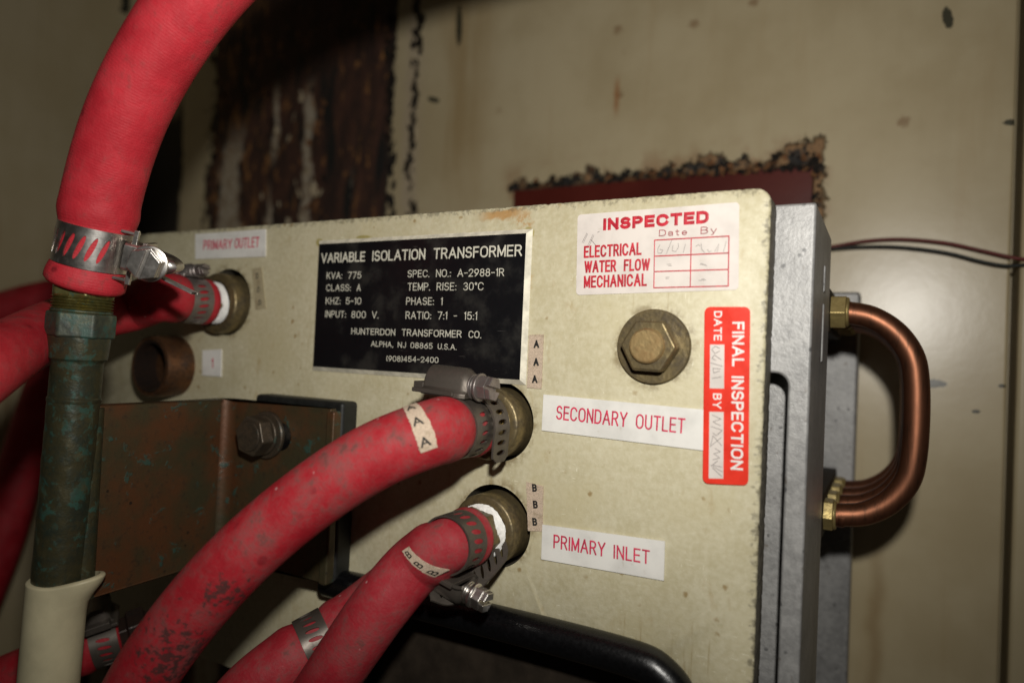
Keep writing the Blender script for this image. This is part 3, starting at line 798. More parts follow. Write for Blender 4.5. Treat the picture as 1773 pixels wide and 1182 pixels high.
# cast body
yc0, yc1 = tP+.0006, .098
xc = at(1405, 600, yc0).x; zc = at(1408, 350, yc0).z
slx0, slx1 = at(1300, 800, yc0).x, at(1359, 800, yc0).x; slz = at(1350, 646, yc0).z
def arcy(cx, cz, r, a0, a1, y, n=6): return [Vector((cx+r*math.cos(math.radians(a0+(a1-a0)*i/n)), y, cz+r*math.sin(math.radians(a0+(a1-a0)*i/n)))) for i in range(n+1)]
xi = at(1300,500,yc0).x
pts = [Vector((xi,yc0,zc)), Vector((xc,yc0,zc)), Vector((xc,yc0,zb)), Vector((slx1,yc0,zb))] + arcy(slx1-.005, slz-.005, .005, 0, 90, yc0) + [Vector((slx0,yc0,slz)), Vector((xi,yc0,slz))]
mb = MB(); mb.prism(pts, Vector((0,yc1-yc0,0)))
# ribs and drain slots on the side wall
flange = mb.build('cast_flange', MT['cast'], tr, 30, bevel=.0012, segs=3)
mb = MB(); mb.box((slx0-.01, yc0+.020, zb), (slx1+.004, yc1-.002, slz+.02)); mb.build('recess_web', MT['cast'], tr, 30, bevel=.001)
mb = MB()
for (py_, hz) in ((575,.013),(480,.006)):
    c = at(1423, py_, .055); mb.box((xc-.001,.060,c.z-hz),(xc+.0007,.064,c.z+hz))
mb.build('flange_rib', MT['cast'], tr, 30, bevel=.0010, segs=3)
yb = .206; p = at(1487, 600, yb)
mb = MB(); mb.box((xi, yb, zb-.3), (p.x, yb+.018, at(1488, 505, yb).z)); mb.build('rear_flange', MT['cast'], tr, 30, bevel=.002, segs=3)
# manifolds the pipes screw into
ypipe = .110; pr_ = .0057
ptop = at(1466, 540, ypipe); pbot = at(1440, 890, ypipe)
xm = at(1434, 700, ypipe).x
mb = MB()
for pz in (ptop.z, pbot.z):
    mb = MB(); mb.box((xi, yc1+.001, pz-.011), (xm, yb-.002, pz+.011)); mb.build('manifold', MT['interior'], tr, 30, bevel=.001)
xv = at(1585, 700, ypipe).x
for i in range(4):
    y = ypipe+.027*i; dx = .0008*i
    rr = .033; A = []
    za, zb2 = ptop.z, pbot.z
    A = [Vector((xm-.004,y,za)), Vector((xm+.010,y,za)), Vector((xv-rr,y,za))]
    A += [Vector((xv-rr+rr*math.sin(math.radians(q)), y, za-rr+rr*math.cos(math.radians(q)))) for q in (22,45,68,90)]
    A += [Vector((xv-rr+rr*math.cos(math.radians(q)), y, zb2+rr-rr*math.sin(math.radians(q)))) for q in (0,22,45,68,90)]
    A += [Vector((xm+.010,y,zb2)), Vector((xm-.004,y,zb2))]
    sw = Sweep(A, pr_, .002); po = sw.mesh(n=40).build('cooling_pipe', MT['copper'], tr, 60)
    for zz in (za, zb2):
        mb = MB(); xw = .0078 if zz == za else .0052
        mb.prism(hexpts(Vector((xm-.001,y,zz)), Vector((1,0,0)), Vector((0,0,1)), .0090 if zz == za else .0082, PI/6+.12), Vector((xw,0,0)))
        mb.lathe(Vector((xm+xw-.001,y,zz)), Vector((1,0,0)), [(0,.0076),(.0014,.0070)], 32)
        mb.build('pipe_nut', MT['brightbrass'], po, 30, bevel=.0005)

# ---- nameplate
z_l = lambda x, y: (530+x/3.94, 380+y/3.94)
npx = [z_l(88,168), z_l(1502,94), z_l(1457,1092), z_l(50,1003)]
y1 = -.0022
mb = MB(); top = [at(*q, y1) for q in npx]
c0 = sum(top, Vector())/4
x0, x1 = (top[0].x+top[3].x)/2, (top[1].x+top[2].x)/2; z0, z1 = (top[2].z+top[3].z)/2, (top[0].z+top[1].z)/2
bv = .0022
A = [Vector((x0,y1,z1)),Vector((x1,y1,z1)),Vector((x1,y1,z0)),Vector((x0,y1,z0))]
B = [Vector((x0-bv,-.0003,z1+bv)),Vector((x1+bv,-.0003,z1+bv)),Vector((x1+bv,-.0003,z0-bv)),Vector((x0-bv,-.0003,z0-bv))]
C_ = [v+Vector((0,.0005,0)) for v in B]
mb.add(A+B, [(0,1,2,3)], 0); mb.add(A+B, [(0,1,5,4),(1,2,6,5),(2,3,7,6),(3,0,4,7)], 1); mb.add(B+C_, [(0,1,5,4),(1,2,6,5),(2,3,7,6),(3,0,4,7)], 1)
npl = mb.build('nameplate', [MT['plateblack'], MT['bevel']], tr, 0, label='black engraved nameplate with white bevelled edge', weld=1e-6)
ink = Ink()
def L(txt, a, b, base, h, th):
    # base = (x0,y0,x1,y1) of the whole line in close-up coordinates
    f = lambda x: base[1] + (base[3]-base[1])*(x-base[0])/(base[2]-base[0])
    ptext(ink, txt, z_l(a, f(a)), z_l(b, f(b)), h/3.94, th/3.94, y1)
b = (108,297,1470,250)
L('VARIABLE',102,402,b,68,11); L('ISOLATION',450,812,b,73,11); L('TRANSFORMER',868,1472,b,78,11)
b = (140,407,375,403); L('KVA:',140,246,b,48,6); L('775',285,376,b,48,6)
b = (692,395,1350,387); L('SPEC.',692,842,b,50,6); L('NO.:',886,988,b,52,6); L('A-2988-1R',1032,1350,b,54,6)
b = (137,489,375,488); L('CLASS:',137,305,b,47,6); L('A',340,376,b,47,6)
b = (692,485,1210,483); L('TEMP.',692,846,b,53,6); L('RISE:',890,1025,b,54,6); L('30°C',1072,1210,b,55,6)
b = (133,578,375,579); L('KHZ:',133,235,b,47,6); L('5-10',270,375,b,47,6)
b = (682,582,935,584); L('PHASE:',682,872,b,52,6); L('1',912,938,b,52,6)
b = (130,667,495,675); L('INPUT:',130,272,b,47,6); L('800',308,406,b,48,6); L('V.',448,494,b,48,6)
b = (678,678,1165,685); L('RATIO:',678,853,b,52,6); L('7:1',898,962,b,54,6); L('-',1003,1032,b,54,6); L('15:1',1078,1166,b,55,6)
b = (308,782,1195,810); L('HUNTERDON',308,607,b,44,6); L('TRANSFORMER',652,1060,b,48,6); L('CO.',1108,1195,b,50,6)
b = (443,865,1028,890); L('ALPHA,',443,594,b,38,5); L('NJ',625,680,b,39,5); L('08865',712,862,b,40,5); L('U.S.A.',898,1027,b,40,5)
b = (548,966,900,978); L('(908)454-2400',548,902,b,39,5)
ink.mb.build('lettering', MT['cream_ink'], npl, 0)

# ---- engraved labels
def label(name, corners, mat, lab, r=0, th=.0006, jag=0, y=-.0002):
    return sheet(corners, y, th, r, jag=jag).build(name, mat, tr, 0, label=lab)
def words(parent, items, y, mat, name='lettering', gap=.3):
    ink = Ink()
    for txt, q0, q1, h, th in items: ptext(ink, txt, q0, q1, h, th, y, gap)
    return ink.mb.build(name, mat, parent, 0)
zs = lambda x, y: (900+x/3.814, 540+y/3.814)
o = label('outlet_label', [zs(160,543), zs(1230,645), zs(1222,914), zs(148,780)], MT['white'], 'white label reading SECONDARY OUTLET in red')
words(o, [('SECONDARY', zs(238,708), zs(708,760), 25, 3.0), ('OUTLET', zs(764,768), zs(1090,803), 26, 3.0)], -.0008, MT['labelred'])
o = label('inlet_label', [(940,907),(1152,936),(1150,1004),(938,967)], MT['white'], 'white label reading PRIMARY INLET in red')
words(o, [('PRIMARY',(958,948),(1048,963.5),24,3.0), ('INLET',(1062,966),(1125,976.5),24,3.0)], -.0008, MT['labelred'])
z1_ = lambda x, y: (x/2.955, 300+y/2.955)
o = label('outlet_label', [z1_(1003,312), z1_(1363,287), z1_(1362,427), z1_(1003,440)], MT['white'], 'white label reading PRIMARY OUTLET in red')
words(o, [('PRIMARY', z1_(1040,392), z1_(1186,386), 17, 2.4), ('OUTLET', z1_(1200,385), z1_(1326,378), 18, 2.4)], -.0008, MT['labelred'])
o = label('number_label', [z1_(1040,905), z1_(1137,900), z1_(1135,1040), z1_(1038,1033)], MT['white'], 'small square white label with a red 1')
words(o, [('1', z1_(1070,995), z1_(1105,994), 16, 2.6)], -.0008, MT['labelred'])

# ---- inspected sticker
zi = lambda x, y: (980+x/3.94, 320+y/3.94)
ins = label('inspection_sticker', [zi(80,205), zi(1183,118), zi(1178,715), zi(70,752)], MT['paper'], 'white INSPECTED sticker with red print and table', r=.0016, th=.00012)
yi = -.00032
words(ins, [('INSPECTED', zi(252,312), zi(974,262), 21.5, 6.0)], yi, MT['redink'], gap=.36)
words(ins, [('Date', zi(634,352), zi(826,343), 11.5, 1.5), ('By', zi(918,336), zi(1028,331), 12.5, 1.5)], yi, MT['dateink'], gap=.3)
words(ins, [('ELECTRICAL', zi(121,500), zi(516,478), 21.5, 3.6), ('WATER', zi(124,601), zi(343,593), 21, 3.6), ('FLOW', zi(393,590), zi(573,584), 21, 3.6), ('MECHANICAL', zi(121,704), zi(552,690), 21.5, 3.6)], yi, MT['redink'], gap=.36)
ink = Ink(); fm = lambda a, b, h: Vector((a, yi-h, b))
def line(q0, q1, th, inkk, y=yi, ext=True):
    a, b2 = at(*q0, y), at(*q1, y); inkk.stroke([(a.x,a.z),(b2.x,b2.z)], th, lambda u,v,h: Vector((u,y-h,v)), ext)
lw = .00046
for q in (((605,378),(1112,350)),((607,487),(1110,465)),((603,592),(1107,577)),((600,702),(1107,690)),((605,378),(600,702)),((1112,350),(1107,690)),((855,364),(848,696))):
    line(zi(*q[0]), zi(*q[1]), lw, ink)
ink.mb.build('table_rules', MT['redink'], ins, 0)
ink = Ink(); ink2 = Ink()
def scribble(pl, inkk, th, zf, y):
    P = [at(*zf(*q), y) for q in pl]; inkk.stroke([(p.x,p.z) for p in P], th, lambda u,v,h: Vector((u,y-h,v)))
for pl in ([(640,410),(625,440),(628,468),(650,466),(662,445),(640,440)],[(685,470),(722,378)],[(730,415),(724,450),(748,456),(768,425),(766,400)],[(800,462),(815,405)],
           [(885,420),(905,408),(915,418)],[(922,402),(925,440),(945,462)],[(965,440),(975,458),(992,450)],[(1015,455),(1045,400),(1030,462)],[(1075,455),(1092,388)],
           [(690,543),(715,541)],[(700,553),(720,550)],[(915,543),(955,545)],[(920,535),(960,553)],[(680,632),(705,629)],[(682,640),(700,639)],[(905,652),(955,650)],[(925,644),(945,643)]):
    scribble(pl, ink, .00018, zi, yi)
for pl in ([(110,395),(142,330)],[(120,395),(148,335)],[(150,412),(185,340)],[(160,412),(190,348)],[(172,375),(205,415)],[(215,325),(228,318)]): scribble(pl, ink2, .00016, zi, yi)
ink.mb.build('pencil_writing', MT['pencil'], ins, 0); ink2.mb.build('pen_writing', MT['pen'], ins, 0)

# ---- final inspection sticker
zf = lambda x, y: (1200+x/1.733, 500+y/1.733)
fin = label('inspection_sticker', [zf(35,54), zf(172,54), zf(166,589), zf(29,583)], MT['orange'], 'tall red FINAL INSPECTION sticker with white print', r=.0022, th=.00015, y=-.0009)
yf = -.00108
def box4(a, b_, c, d, mat, name, par, y=yf, th=.00008): return sheet([zf(*q) for q in (a,b_,c,d)], y, th).build(name, mat, par, 0)
box4((51,167),(94,167),(93,299),(50,298), MT['paper'], 'writing_box', fin); box4((49,368),(92,369),(91,569),(47,568), MT['paper'], 'writing_box', fin)
ink = Ink()
def vtext(txt, xa, ya, xb, yb_, h, th, gap=.3): ptext(ink, txt, zf(xa,ya), zf(xb,yb_), h, th, yf, gap)
vtext('FINAL',118,99,117,232,20,3.6); vtext('INSPECTION',116,261,113,541,20.5,3.6)
vtext('DATE',63,67,62,155,13.5,2.3); vtext('BY',60,313,59,358,14.5,2.3)
ink.mb.build('lettering', MT['whiteink'], fin, 0)
ink = Ink()
for pl in ([(80,178),(66,172),(56,182),(66,194),(80,186)],[(84,212),(64,198),(57,208),(68,214)],[(88,232),(54,222)],[(82,240),(60,238),(62,252),(80,246)],[(84,264),(58,268)],
           [(58,378),(84,390),(60,398),(82,410)],[(54,412),(88,424),(70,440),(60,432)],[(84,446),(52,472),(60,440),(86,470)],[(66,478),(82,488),(62,494),(80,506),(60,512)],[(74,515),(58,528),(86,534)],[(88,548),(52,528)],[(86,562),(58,536)]):
    scribble(pl, ink, .00022, zf, yf-.0001)
ink.mb.build('pen_writing', MT['pencil'], fin, 0)

# ---- cloth marker tapes on the panel
def marker(corners, letters, mat, lab, h, th, y=-.0001, ink_mat=None):
    o = sheet(corners, y, .00040, jag=.00012).build('marker_tape', mat, tr, 0, label=lab)
    ink = Ink()
    for txt, q, w in letters: ptext(ink, txt, (q[0]-w/2, q[1]+h/2), (q[0]+w/2, q[1]+h/2), h, th, y-.00040)
    ink.mb.build('lettering', ink_mat or MT['ink'], o, 0); return o
marker([zs(62,152), zs(160,147), zs(145,507), zs(50,500)], [('A',zs(110,212),12),('A',zs(108,330),12),('A',zs(99,443),12)], MT['tape'], 'woven marker tape printed A A A', 13.5, 3.3)
z3 = lambda x, y: (650+x/3.814, 800+y/3.814)
marker([z3(998,128), z3(1112,157), z3(1105,455), z3(1010,450)], [('B',z3(1053,168),10),('B',z3(1059,278),10),('B',z3(1055,392),10)], MT['tape'], 'woven marker tape printed B B B', 13.5, 3.2)
marker([z1_(1290,490), z1_(1340,480), z1_(1362,690), z1_(1310,697)], [('D',z1_(1315,525),7),('D',z1_(1322,595),7),('D',z1_(1329,661),7)], MT['tapedull'], 'faded marker tape printed D D D', 9.5, 1.6)

# ---- bolt on washer
wc = at(1133, 600); mb = MB(); nrm = Vector((0,-1,0))
mb.lathe(wc+Vector((0,-.0002,0)), nrm, [(0,.0151),(.0016,.0151),(.0020,.0147)], 64)
bolt = mb.build('washer', MT['brass'], tr, 40)
mb = MB(); mb.prism(hexpts(wc+nrm*.0021, nrm, Vector((0,0,1)), .0115, .50), nrm*.0070)
mb.build('nut', MT['brass'], bolt, 30, bevel=.0011, segs=2)
mb = MB(); mb.lathe(wc+nrm*.0080, nrm, [(0,.0070),(.0026,.0069),(.0032,.0062)], 48); mb.build('stud', MT['stud'], bolt, 40)

# ---- brass fittings
def fitting(c, hole_r, r, prot, hose_n, tape=True, off=(-.0010,-.0008), rnut=.0118, lab=None):
    c = c + Vector((off[0],0,off[1]))
    mb = MB()
    mb.lathe(c+Vector((0,.012,0)), nrm, [(0,r),(.012+prot-.0014,r),(.012+prot-.0005,r-.0004),(.012+prot,r-.0012),(.012+prot,r*.74),(.012+prot-.003,r*.72)], 72, caps=(True,True))
    f = mb.build('brass_fitting', MT['brass'], tr, 40, label=lab)
    mb = MB(); mb.prism(hexpts(c+nrm*(prot+.0030), nrm, Vector((0,0,1)), rnut, .35), nrm*(hose_n-prot-.003)); mb.lathe(c+nrm*(prot-.002), nrm, [(0,rnut*.82),(.005,rnut*.84)], 40)
    mb.lathe(c+nrm*(hose_n-.0005), nrm, [(0,.0090),(.008,.0088)], 40)
    mb.build('hose_barb', MT['brass'], f, 30, bevel=.0006)
    if tape:
        mb = MB(); prof = []
        vs = []; fs = []; n = 90; k_ = 15
        for j in range(k_):
            for i in range(n):
                a = 2*PI*i/n; rr = rnut*.93 + (.0011 if j % 2 else .0004) - (.0014 if j > 12 else 0) + random.uniform(-1,1)*(.00018 if j < 12 else .0007)
                h = prot - .0006 + j*.00034 + (random.uniform(-1,1)*.00012) + .0007*math.sin(a*2)
                vs.append(c + nrm*h + Vector((rr*math.cos(a),0,rr*math.sin(a))))
        for j in range(k_-1):
            for i in range(n): fs.append((j*n+i, j*n+(i+1)%n, (j+1)*n+(i+1)%n, (j+1)*n+i))
        mb.add(vs, fs)
        mb.build('thread_tape', MT['ptfe'], f, 60)
    return c
cA = fitting(fitA, .0175, .0160, .0085, .0190, lab='tarnished brass fitting of the secondary outlet', tape=False)
cB = fitting(fitB, .0186, .0160, .0085, .0190, lab='tarnished brass fitting with white thread tape at the primary inlet')
cD = fitting(fitD, .0196, .0176, .0075, .0120, off=(-.0016,-.0012), lab='tarnished brass fitting with white thread tape at the primary outlet')
# brass sliver of thread at the secondary outlet
mb = MB(); mb.lathe(cA+nrm*.0075, nrm, [(0,.0112)]+[(.0004*i, .0122 if i%2 else .0116) for i in range(1,14)], 64)
mb.build('pipe_thread', MT['brightbrass'], tr, 30)
# empty threaded bushing
bc = at(304, 634); mb = MB()
mb.lathe(bc+Vector((0,.0005,0)), nrm, [(0,.0185),(.0155,.0185),(.0175,.0178),(.0179,.0158)] + sum([[(.0179-.0013*i-.0002,.0158),(.0179-.0013*i-.0009,.0158)] for i in range(11)], []) + [(.003,.0130)], 64, caps=(True,True))
bu = mb.build('threaded_bushing', MT['bronze'], tr, 35, label='empty brown threaded bushing')
mb = MB(); mb.lathe(bc+Vector((0,.0005,0)), nrm, sum([[(.0177-.0013*i,.0153),(.0177-.0013*i-.0007,.0138)] for i in range(12)], []), 64, caps=(False,True)); mb.build('bore', MT['boredark'], bu, 30)
# ---- rubber trim round the cut-out
yt = -.0055
A = [Vector((xnl-.012,yt,zn-.004)), Vector((xnl+.03,yt,zn-.003)), Vector((xn-rn,yt,zn-.003))] + [Vector((xn-rn-.003+rn*math.sin(math.radians(q)), yt, zn-rn-.003+rn*math.cos(math.radians(q)))) for q in (25,50,75,90)] + [Vector((xn-.003,yt,zn-.05)), Vector((xn-.003,yt,zb))]
Sweep(A, .0072, .002).mesh(n=36).build('rubber_trim', MT['black'], tr, 60, label='black rubber trim round the cut-out')
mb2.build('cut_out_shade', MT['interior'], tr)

# ------------------------------------------------------------------ hoses
HR = .0130; FLA = -1
def hose_prof(sq, r=HR):
    """sq: list of (centre, width) where a clamp squeezes the hose"""
    def f(a, th):
        d = 0
        for c, w in sq: d = max(d, 1/(1+((a-c)/(w*.62))**6))
        bulge = sum(.0005*math.exp(-((abs(a-c)-w*.85)/.004)**2) for c, w in sq)
        return r*(1+.006*math.sin(th*2+a*40)) - d*.0012 + bulge - (.0012*max(0,1-a/.0012) if a < .0012 else 0)
    return f
def hose(label_, pts, r, mat, sq, group='red rubber hoses'):
    o = Sweep(pts, r)
    return o
# secondary outlet hose
ptsA = [cA+nrm*.0192, cA+nrm*.035, cA+nrm*.050+Vector((-.0005,0,-.001)), atZ(648,790,.262), atZ(515,878,.262), atZ(378,1003,.262), atZ(250,1170,.270), atZ(190,1300,.285)]
swA = Sweep(ptsA, HR)
sb = cA + nrm*.0300
rootA = thing('red_hose', 'red hose tagged A A A curving down from the secondary outlet', 'hose', swA.frame(swA.L)[0], 'red rubber hoses')
la = rootA.location
scA = [(swA.surf(swA.find_s(330,1110), swA.find(330,1115)[1])-la, .030), (swA.surf(*swA.find(395,1030))-la, .016)]
MT['hoseA'] = m_hose('dusty_red_rubber', .85, scA)
swA.mesh(hose_prof([(.0118,.013)])).build('hose_body', MT['hoseA'], rootA, 60)
def wrap_tape(sw, root, q0, q1, w, letters, lab, h=.0045, flip=1, at_=None, skew=0):
    am = (sw.find(*q0)[0]+sw.find(*q1)[0])*.5 if at_ is None else sw.find(*at_)[0]
    t0 = sw.theta(am, *q0); t1 = sw.theta(am, *q1); a0 = am-skew; a1 = am+skew
    d = t1-t0
    while d > PI: d -= 2*PI
    while d < -PI: d += 2*PI
    Lg = abs(d)*sw.r; n = 30; m = 6
    def fm(u, v, hh):           # u across, v along the tape (0..Lg) from q1 up to q0
        f = v/Lg; return sw.surf(a1+(a0-a1)*f+u, t0+d*(1-f), sw.r+.00035+hh)
    mb = MB(); vs = []; fs = []
    for i in range(n+1):
        for j in range(m+1):
            jt = random.uniform(-1,1)*.00018 if j in (0,m) else 0
            vs.append(fm((j/m-.5)*w+jt, Lg*i/n, 0))
    for i in range(n):
        for j in range(m): fs.append((i*(m+1)+j, i*(m+1)+j+1, (i+1)*(m+1)+j+1, (i+1)*(m+1)+j))
    for c in (0, m):
        b0 = len(vs)
        for i in range(n+1): vs.append(vs[i*(m+1)+c]); vs.append(fm((c/m-.5)*w, Lg*i/n, -.0003))
        for i in range(n): fs.append((b0+2*i, b0+2*i+1, b0+2*i+3, b0+2*i+2))
    mb.add(vs, fs); o = mb.build('marker_tape', MT['tape'], root, 60, label=lab)
    ink = Ink(.0003)
    for txt, f in letters:
        gw = G[txt][0]*h
        ink.text(txt, gw+.0008, h, .00052, lambda u, v, hh: fm(flip*(u-gw/2-.0004), f*Lg-h/2+v, hh+.00005), fit=False)
    ink.mb.build('lettering', MT['ink'], o, 0)
wrap_tape(swA, rootA, (694,694), (740,779), .0045, [('A',.82),('A',.49),('A',.15)], 'woven tape printed A A A round the hose', .0035, FLA, (727,735))

def tailA(mb, root, C, ax, up, tg, r):
    # loose end of the band: over the top right and down past the hose
    r2 = r+.0022; sh = ax*(-.0098)
    La = r2*math.radians(100)
    def path(t):
        if t < La:
            a = math.radians(-8)+t/r2; N = up*math.cos(a)+tg*math.sin(a); return C+sh+N*r2, N
        a = math.radians(-8)+La/r2; N = up*math.cos(a)+tg*math.sin(a); T = -up*math.sin(a)+tg*math.cos(a)
        q = t-La; b = -q*12; N2 = N*math.cos(b)+(-T)*math.sin(b)*-1
        return C+sh+N*r2 + T*q + N*(q*q*4), N
    Lt = La+.0125
    strip(path, ax, .0125, .0009, (0, Lt, .006, Lt-.0018), mb, .0040, .05, .56, .5, True)
hose_clamp('dull hose clamp over the A A A hose with a loose band end hanging down', sb, nrm, HR-.0012, Vector((.05,0,1)), .0132, MT['dustband'], -1, hl=.0225, hr=.0078, tail=tailA, hshift=-.006, screw_mat=MT['dullsteel'], slot=(.42,.5,.1))

# primary inlet hose
ptsB = [cB+nrm*.0192, cB+nrm*.033, atZ(722,976,.2845), atZ(665,1041,.280), atZ(612,1115,.282), atZ(563,1188,.289), atZ(490,1290,.31)]
HRB = .0123; swB = Sweep(ptsB, HRB)
rootB = thing('red_hose', 'red hose tagged B B B dropping from the primary inlet', 'hose', swB.frame(swB.L)[0], 'red rubber hoses')
MT['hoseB'] = m_hose('dusty_pinkish_red_rubber', .75, None, (.37,.015,.025))
swB.mesh(hose_prof([(.0118,.013)], HRB)).build('hose_body', MT['hoseB'], rootB, 60)
wrap_tape(swB, rootB, (678,945), (757,986), .0046, [('B',.82),('B',.49),('B',.15)], 'woven tape printed B B B round the hose', .0033, FLA, (716,958), -.004)
def tailB(mb, root, C, ax, up, tg, r):
    pts = catmull([atZ(742,1018,.283), atZ(772,1026,.284), atZ(812,1010,.286), atZ(846,980,.290), atZ(878,942,.296)], .0005)
    st = .0005; n = len(pts)
    tan = (pts[-1]-pts[0]).normalized(); wd = (U_C - tan*U_C.dot(tan)).normalized()*.62 + F_C*.78; wd.normalize()
    def path(t):
        f = min(max(t/st,0), n-1.001); i = int(f); P = pts[i].lerp(pts[i+1], f-i); T = (pts[min(i+2,n-1)]-pts[max(i-1,0)]).normalized()
        N = T.cross(wd).normalized(); N = N if N.dot(F_C) < 0 else -N
        return P, N
    Lt = (n-1)*st
    strip(path, wd, .0118, .0009, (0, Lt, .003, Lt-.0018), mb, .0040, .05, .56, .4, True)
hose_clamp('hose clamp on the B B B hose with its bright screw underneath', cB+nrm*.0308, nrm, HRB-.0012, Vector((-.25,0,-1)), .0132, MT['dustband'], 1, hl=.016, hr=.0068, tail=tailB, hshift=.004, screw_mat=MT['steel'], slot=(.5,.55,.15))

# primary outlet hose
ptsD = [cD+nrm*.0125, cD+nrm*.027, cD+nrm*.04+Vector((-.001,0,0)), atZ(230,531,.372), atZ(130,553,.345), atZ(40,595,.29), atZ(-60,660,.245), atZ(-160,740,.23)]
swD = Sweep(ptsD, HR)
rootD = thing('red_hose', 'red hose running from the primary outlet behind the green pipe', 'hose', swD.frame(swD.L)[0], 'red rubber hoses')
MT['hoseD'] = m_hose('red_rubber', .35, None)
swD.mesh(hose_prof([(.0118-.0013,.0125)])).build('hose_body', MT['hoseD'], rootD, 60)
hose_clamp('slotted clamp on the red hose at the primary outlet', cD+nrm*.0235, nrm, HR-.0012, Vector((-.1,0,1)), .0125, MT['dullsteel'], -1, hl=.016, hr=.005, hshift=-.004, slot=(.5,.5,.15))

# big hose over the top left
HB = .0150
ptsT = [atZ(146,496,.292), atZ(163,430,.290), atZ(178,335,.287), atZ(228,182,.278), atZ(330,12,.268), atZ(450,-110,.262), atZ(660,-215,.26), atZ(980,-280,.262), atZ(1320,-280,.268), atZ(1750,-200,.28)]
swT = Sweep(ptsT, HB)
rootT = thing('red_hose', 'thick bright red hose arching up from the corroded pipe', 'hose', swT.frame(0)[0], 'red rubber hoses')
MT['hoseT'] = m_hose('clean_red_rubber', .25, None, (.54,.020,.032), .38)
sT = swT.find_s(164,425); wT = .0168
swT.mesh(hose_prof([(sT,wT)], HB)).build('hose_body', MT['hoseT'], rootT, 60)
P, T, E_, B_ = swT.frame(sT)
def tailT(mb, root, C, ax, up, tg, r):
    def path(t):
        N = (up*.55-tg*.2 - ax*.9).normalized()
        return C + up*(r+.012+t) - tg*(.004) + ax*(-.006-t*.25), (-ax+up*-.25).normalized()
    strip(path, (tg*.9+ax*.1).normalized(), .010, .0009, (0,.016,.015,.0155), mb, .004)
hose_clamp('shiny slotted clamp on the thick red hose, screw facing front', P, T, HB-.0012, R_C*1.0+F_C*.15, wT, MT['steel'], 1 if T.cross(R_C).dot(-F_C) > 0 else -1, hl=.013, hr=.0100, hshift=.003, slot=(.62,.50,-.28), flange=True, arch=.50, lift=.0055, screw_mat=MT['steel'], tail=tailT, scale=1.15)

# lower hose half hidden behind the B hose
ptsC = [atZ(690,1010,.335), atZ(600,1080,.318), atZ(520,1128,.308), atZ(440,1190,.30), atZ(370,1270,.30)]
swC = Sweep(ptsC, .0135)
rootC = thing('red_hose', 'dusty red hose mostly hidden behind the B B B hose', 'hose', swC.frame(swC.L)[0], 'red rubber hoses')
sC = swC.find_s(548,1110); swC.mesh(hose_prof([(sC,.012)], .0135)).build('hose_body', MT['hoseB'], rootC, 60)
P, T, _, _ = swC.frame(sC)
hose_clamp('dusty clamp band on the hidden lower hose', P, T, .0135-.0012, -U_C, .0125, MT['dustband'], 1, slot=(.5,.5,.15))
# dim hoses at the left edge
swE = Sweep([atZ(120,560,.66), atZ(76,690,.65), atZ(40,800,.64), atZ(2,930,.63), atZ(-56,1080,.62)], .019)
rootE = thing('red_hose', 'dark red hose hanging in shade left of the green pipe', 'hose', swE.frame(swE.L)[0], 'red rubber hoses')
swE.mesh(hose_prof([], .019)).build('hose_body', MT['hoseD'], rootE, 60)
swG = Sweep([atZ(240,516,.68), atZ(150,508,.68), atZ(60,520,.67), atZ(-40,552,.66), atZ(-140,600,.65)], .017)
rootG = thing('red_hose', 'dim red hose behind and above the primary outlet hose', 'hose', swG.frame(swG.L)[0], 'red rubber hoses')
swG.mesh(hose_prof([], .017)).build('hose_body', MT['hoseD'], rootG, 60)
swH = Sweep([atZ(208,1099,.366), atZ(186,1107,.363), atZ(150,1120,.36), atZ(40,1165,.36), atZ(-80,1215,.36)], HR)
rootH = thing('red_hose', 'dim red hose low down behind the cream sleeve', 'hose', swH.frame(swH.L)[0], 'red rubber hoses')
sH = swH.find_s(188,1105); swH.mesh(hose_prof([(sH,.013)], HR)).build('hose_body', MT['hoseD'], rootH, 60)
P, T, _, _ = swH.frame(sH)
mb = MB(); mb.lathe(swH.P[0], -swH.T[0], [(-.004,.0092),(.004,.0092),(.0042,.0115),(.0125,.0115),(.013,.0085),(.026,.0085)], 6); mb.build('hose_barb', MT['boredark'], rootH, 30, bevel=.0006)
hose_clamp('hose clamp in deep shade beside the cream sleeve', P, T, HR-.0012, -F_C*.2+U_C*.9, .013, MT['dustband'], 1, slot=(.5,.5,.15))

# ------------------------------------------------------------------ copper lead: pipe, strap and sleeve
PZ = .292
axis = [atZ(146,498,PZ), atZ(92,1100,PZ)]; axd = (axis[1]-axis[0]).normalized()
lead = thing('copper_terminal_lead', 'corroded green copper pipe with brown strap bolted to the transformer and cream sleeve', 'copper pipe', atZ(85,1300,PZ))
pxm = lambda w, Z=PZ: .85*w*Z/F                # real length of w pixels at distance Z
def along(py):  # distance along the axis at image height py
    lo, hi = -.1, .4
    for _ in range(40):
        mid = (lo+hi)/2
        if proj(axis[0]+axd*mid)[1] < py: lo = mid
        else: hi = mid
    return lo
def ring(prof, name, mat, n=48, **kw):
    mb = MB(); mb.lathe(axis[0], axd, [(along(y), pxm(d)*.5) for y, d in prof], n, **kw)
    return mb.build(name, mat, lead, 35)
mb = MB(); h0, h1 = along(470), along(516)
mb.prism(hexpts(axis[0]+axd*h0, axd, -F_C, pxm(122)*.5, .42), axd*(h1-h0)); mb.build('hose_barb', MT['oilbrass'], lead, 30, bevel=.0012, segs=3)
ring([(514,104)]+sum([[(516+i*5,112),(518.5+i*5,100)] for i in range(6)],[]), 'pipe_thread', MT['oilbrass'])
mb = MB(); h0, h1 = along(541), along(584); HX = hexpts(axis[0]+axd*h0, axd, -F_C, pxm(128)*.5, .12)
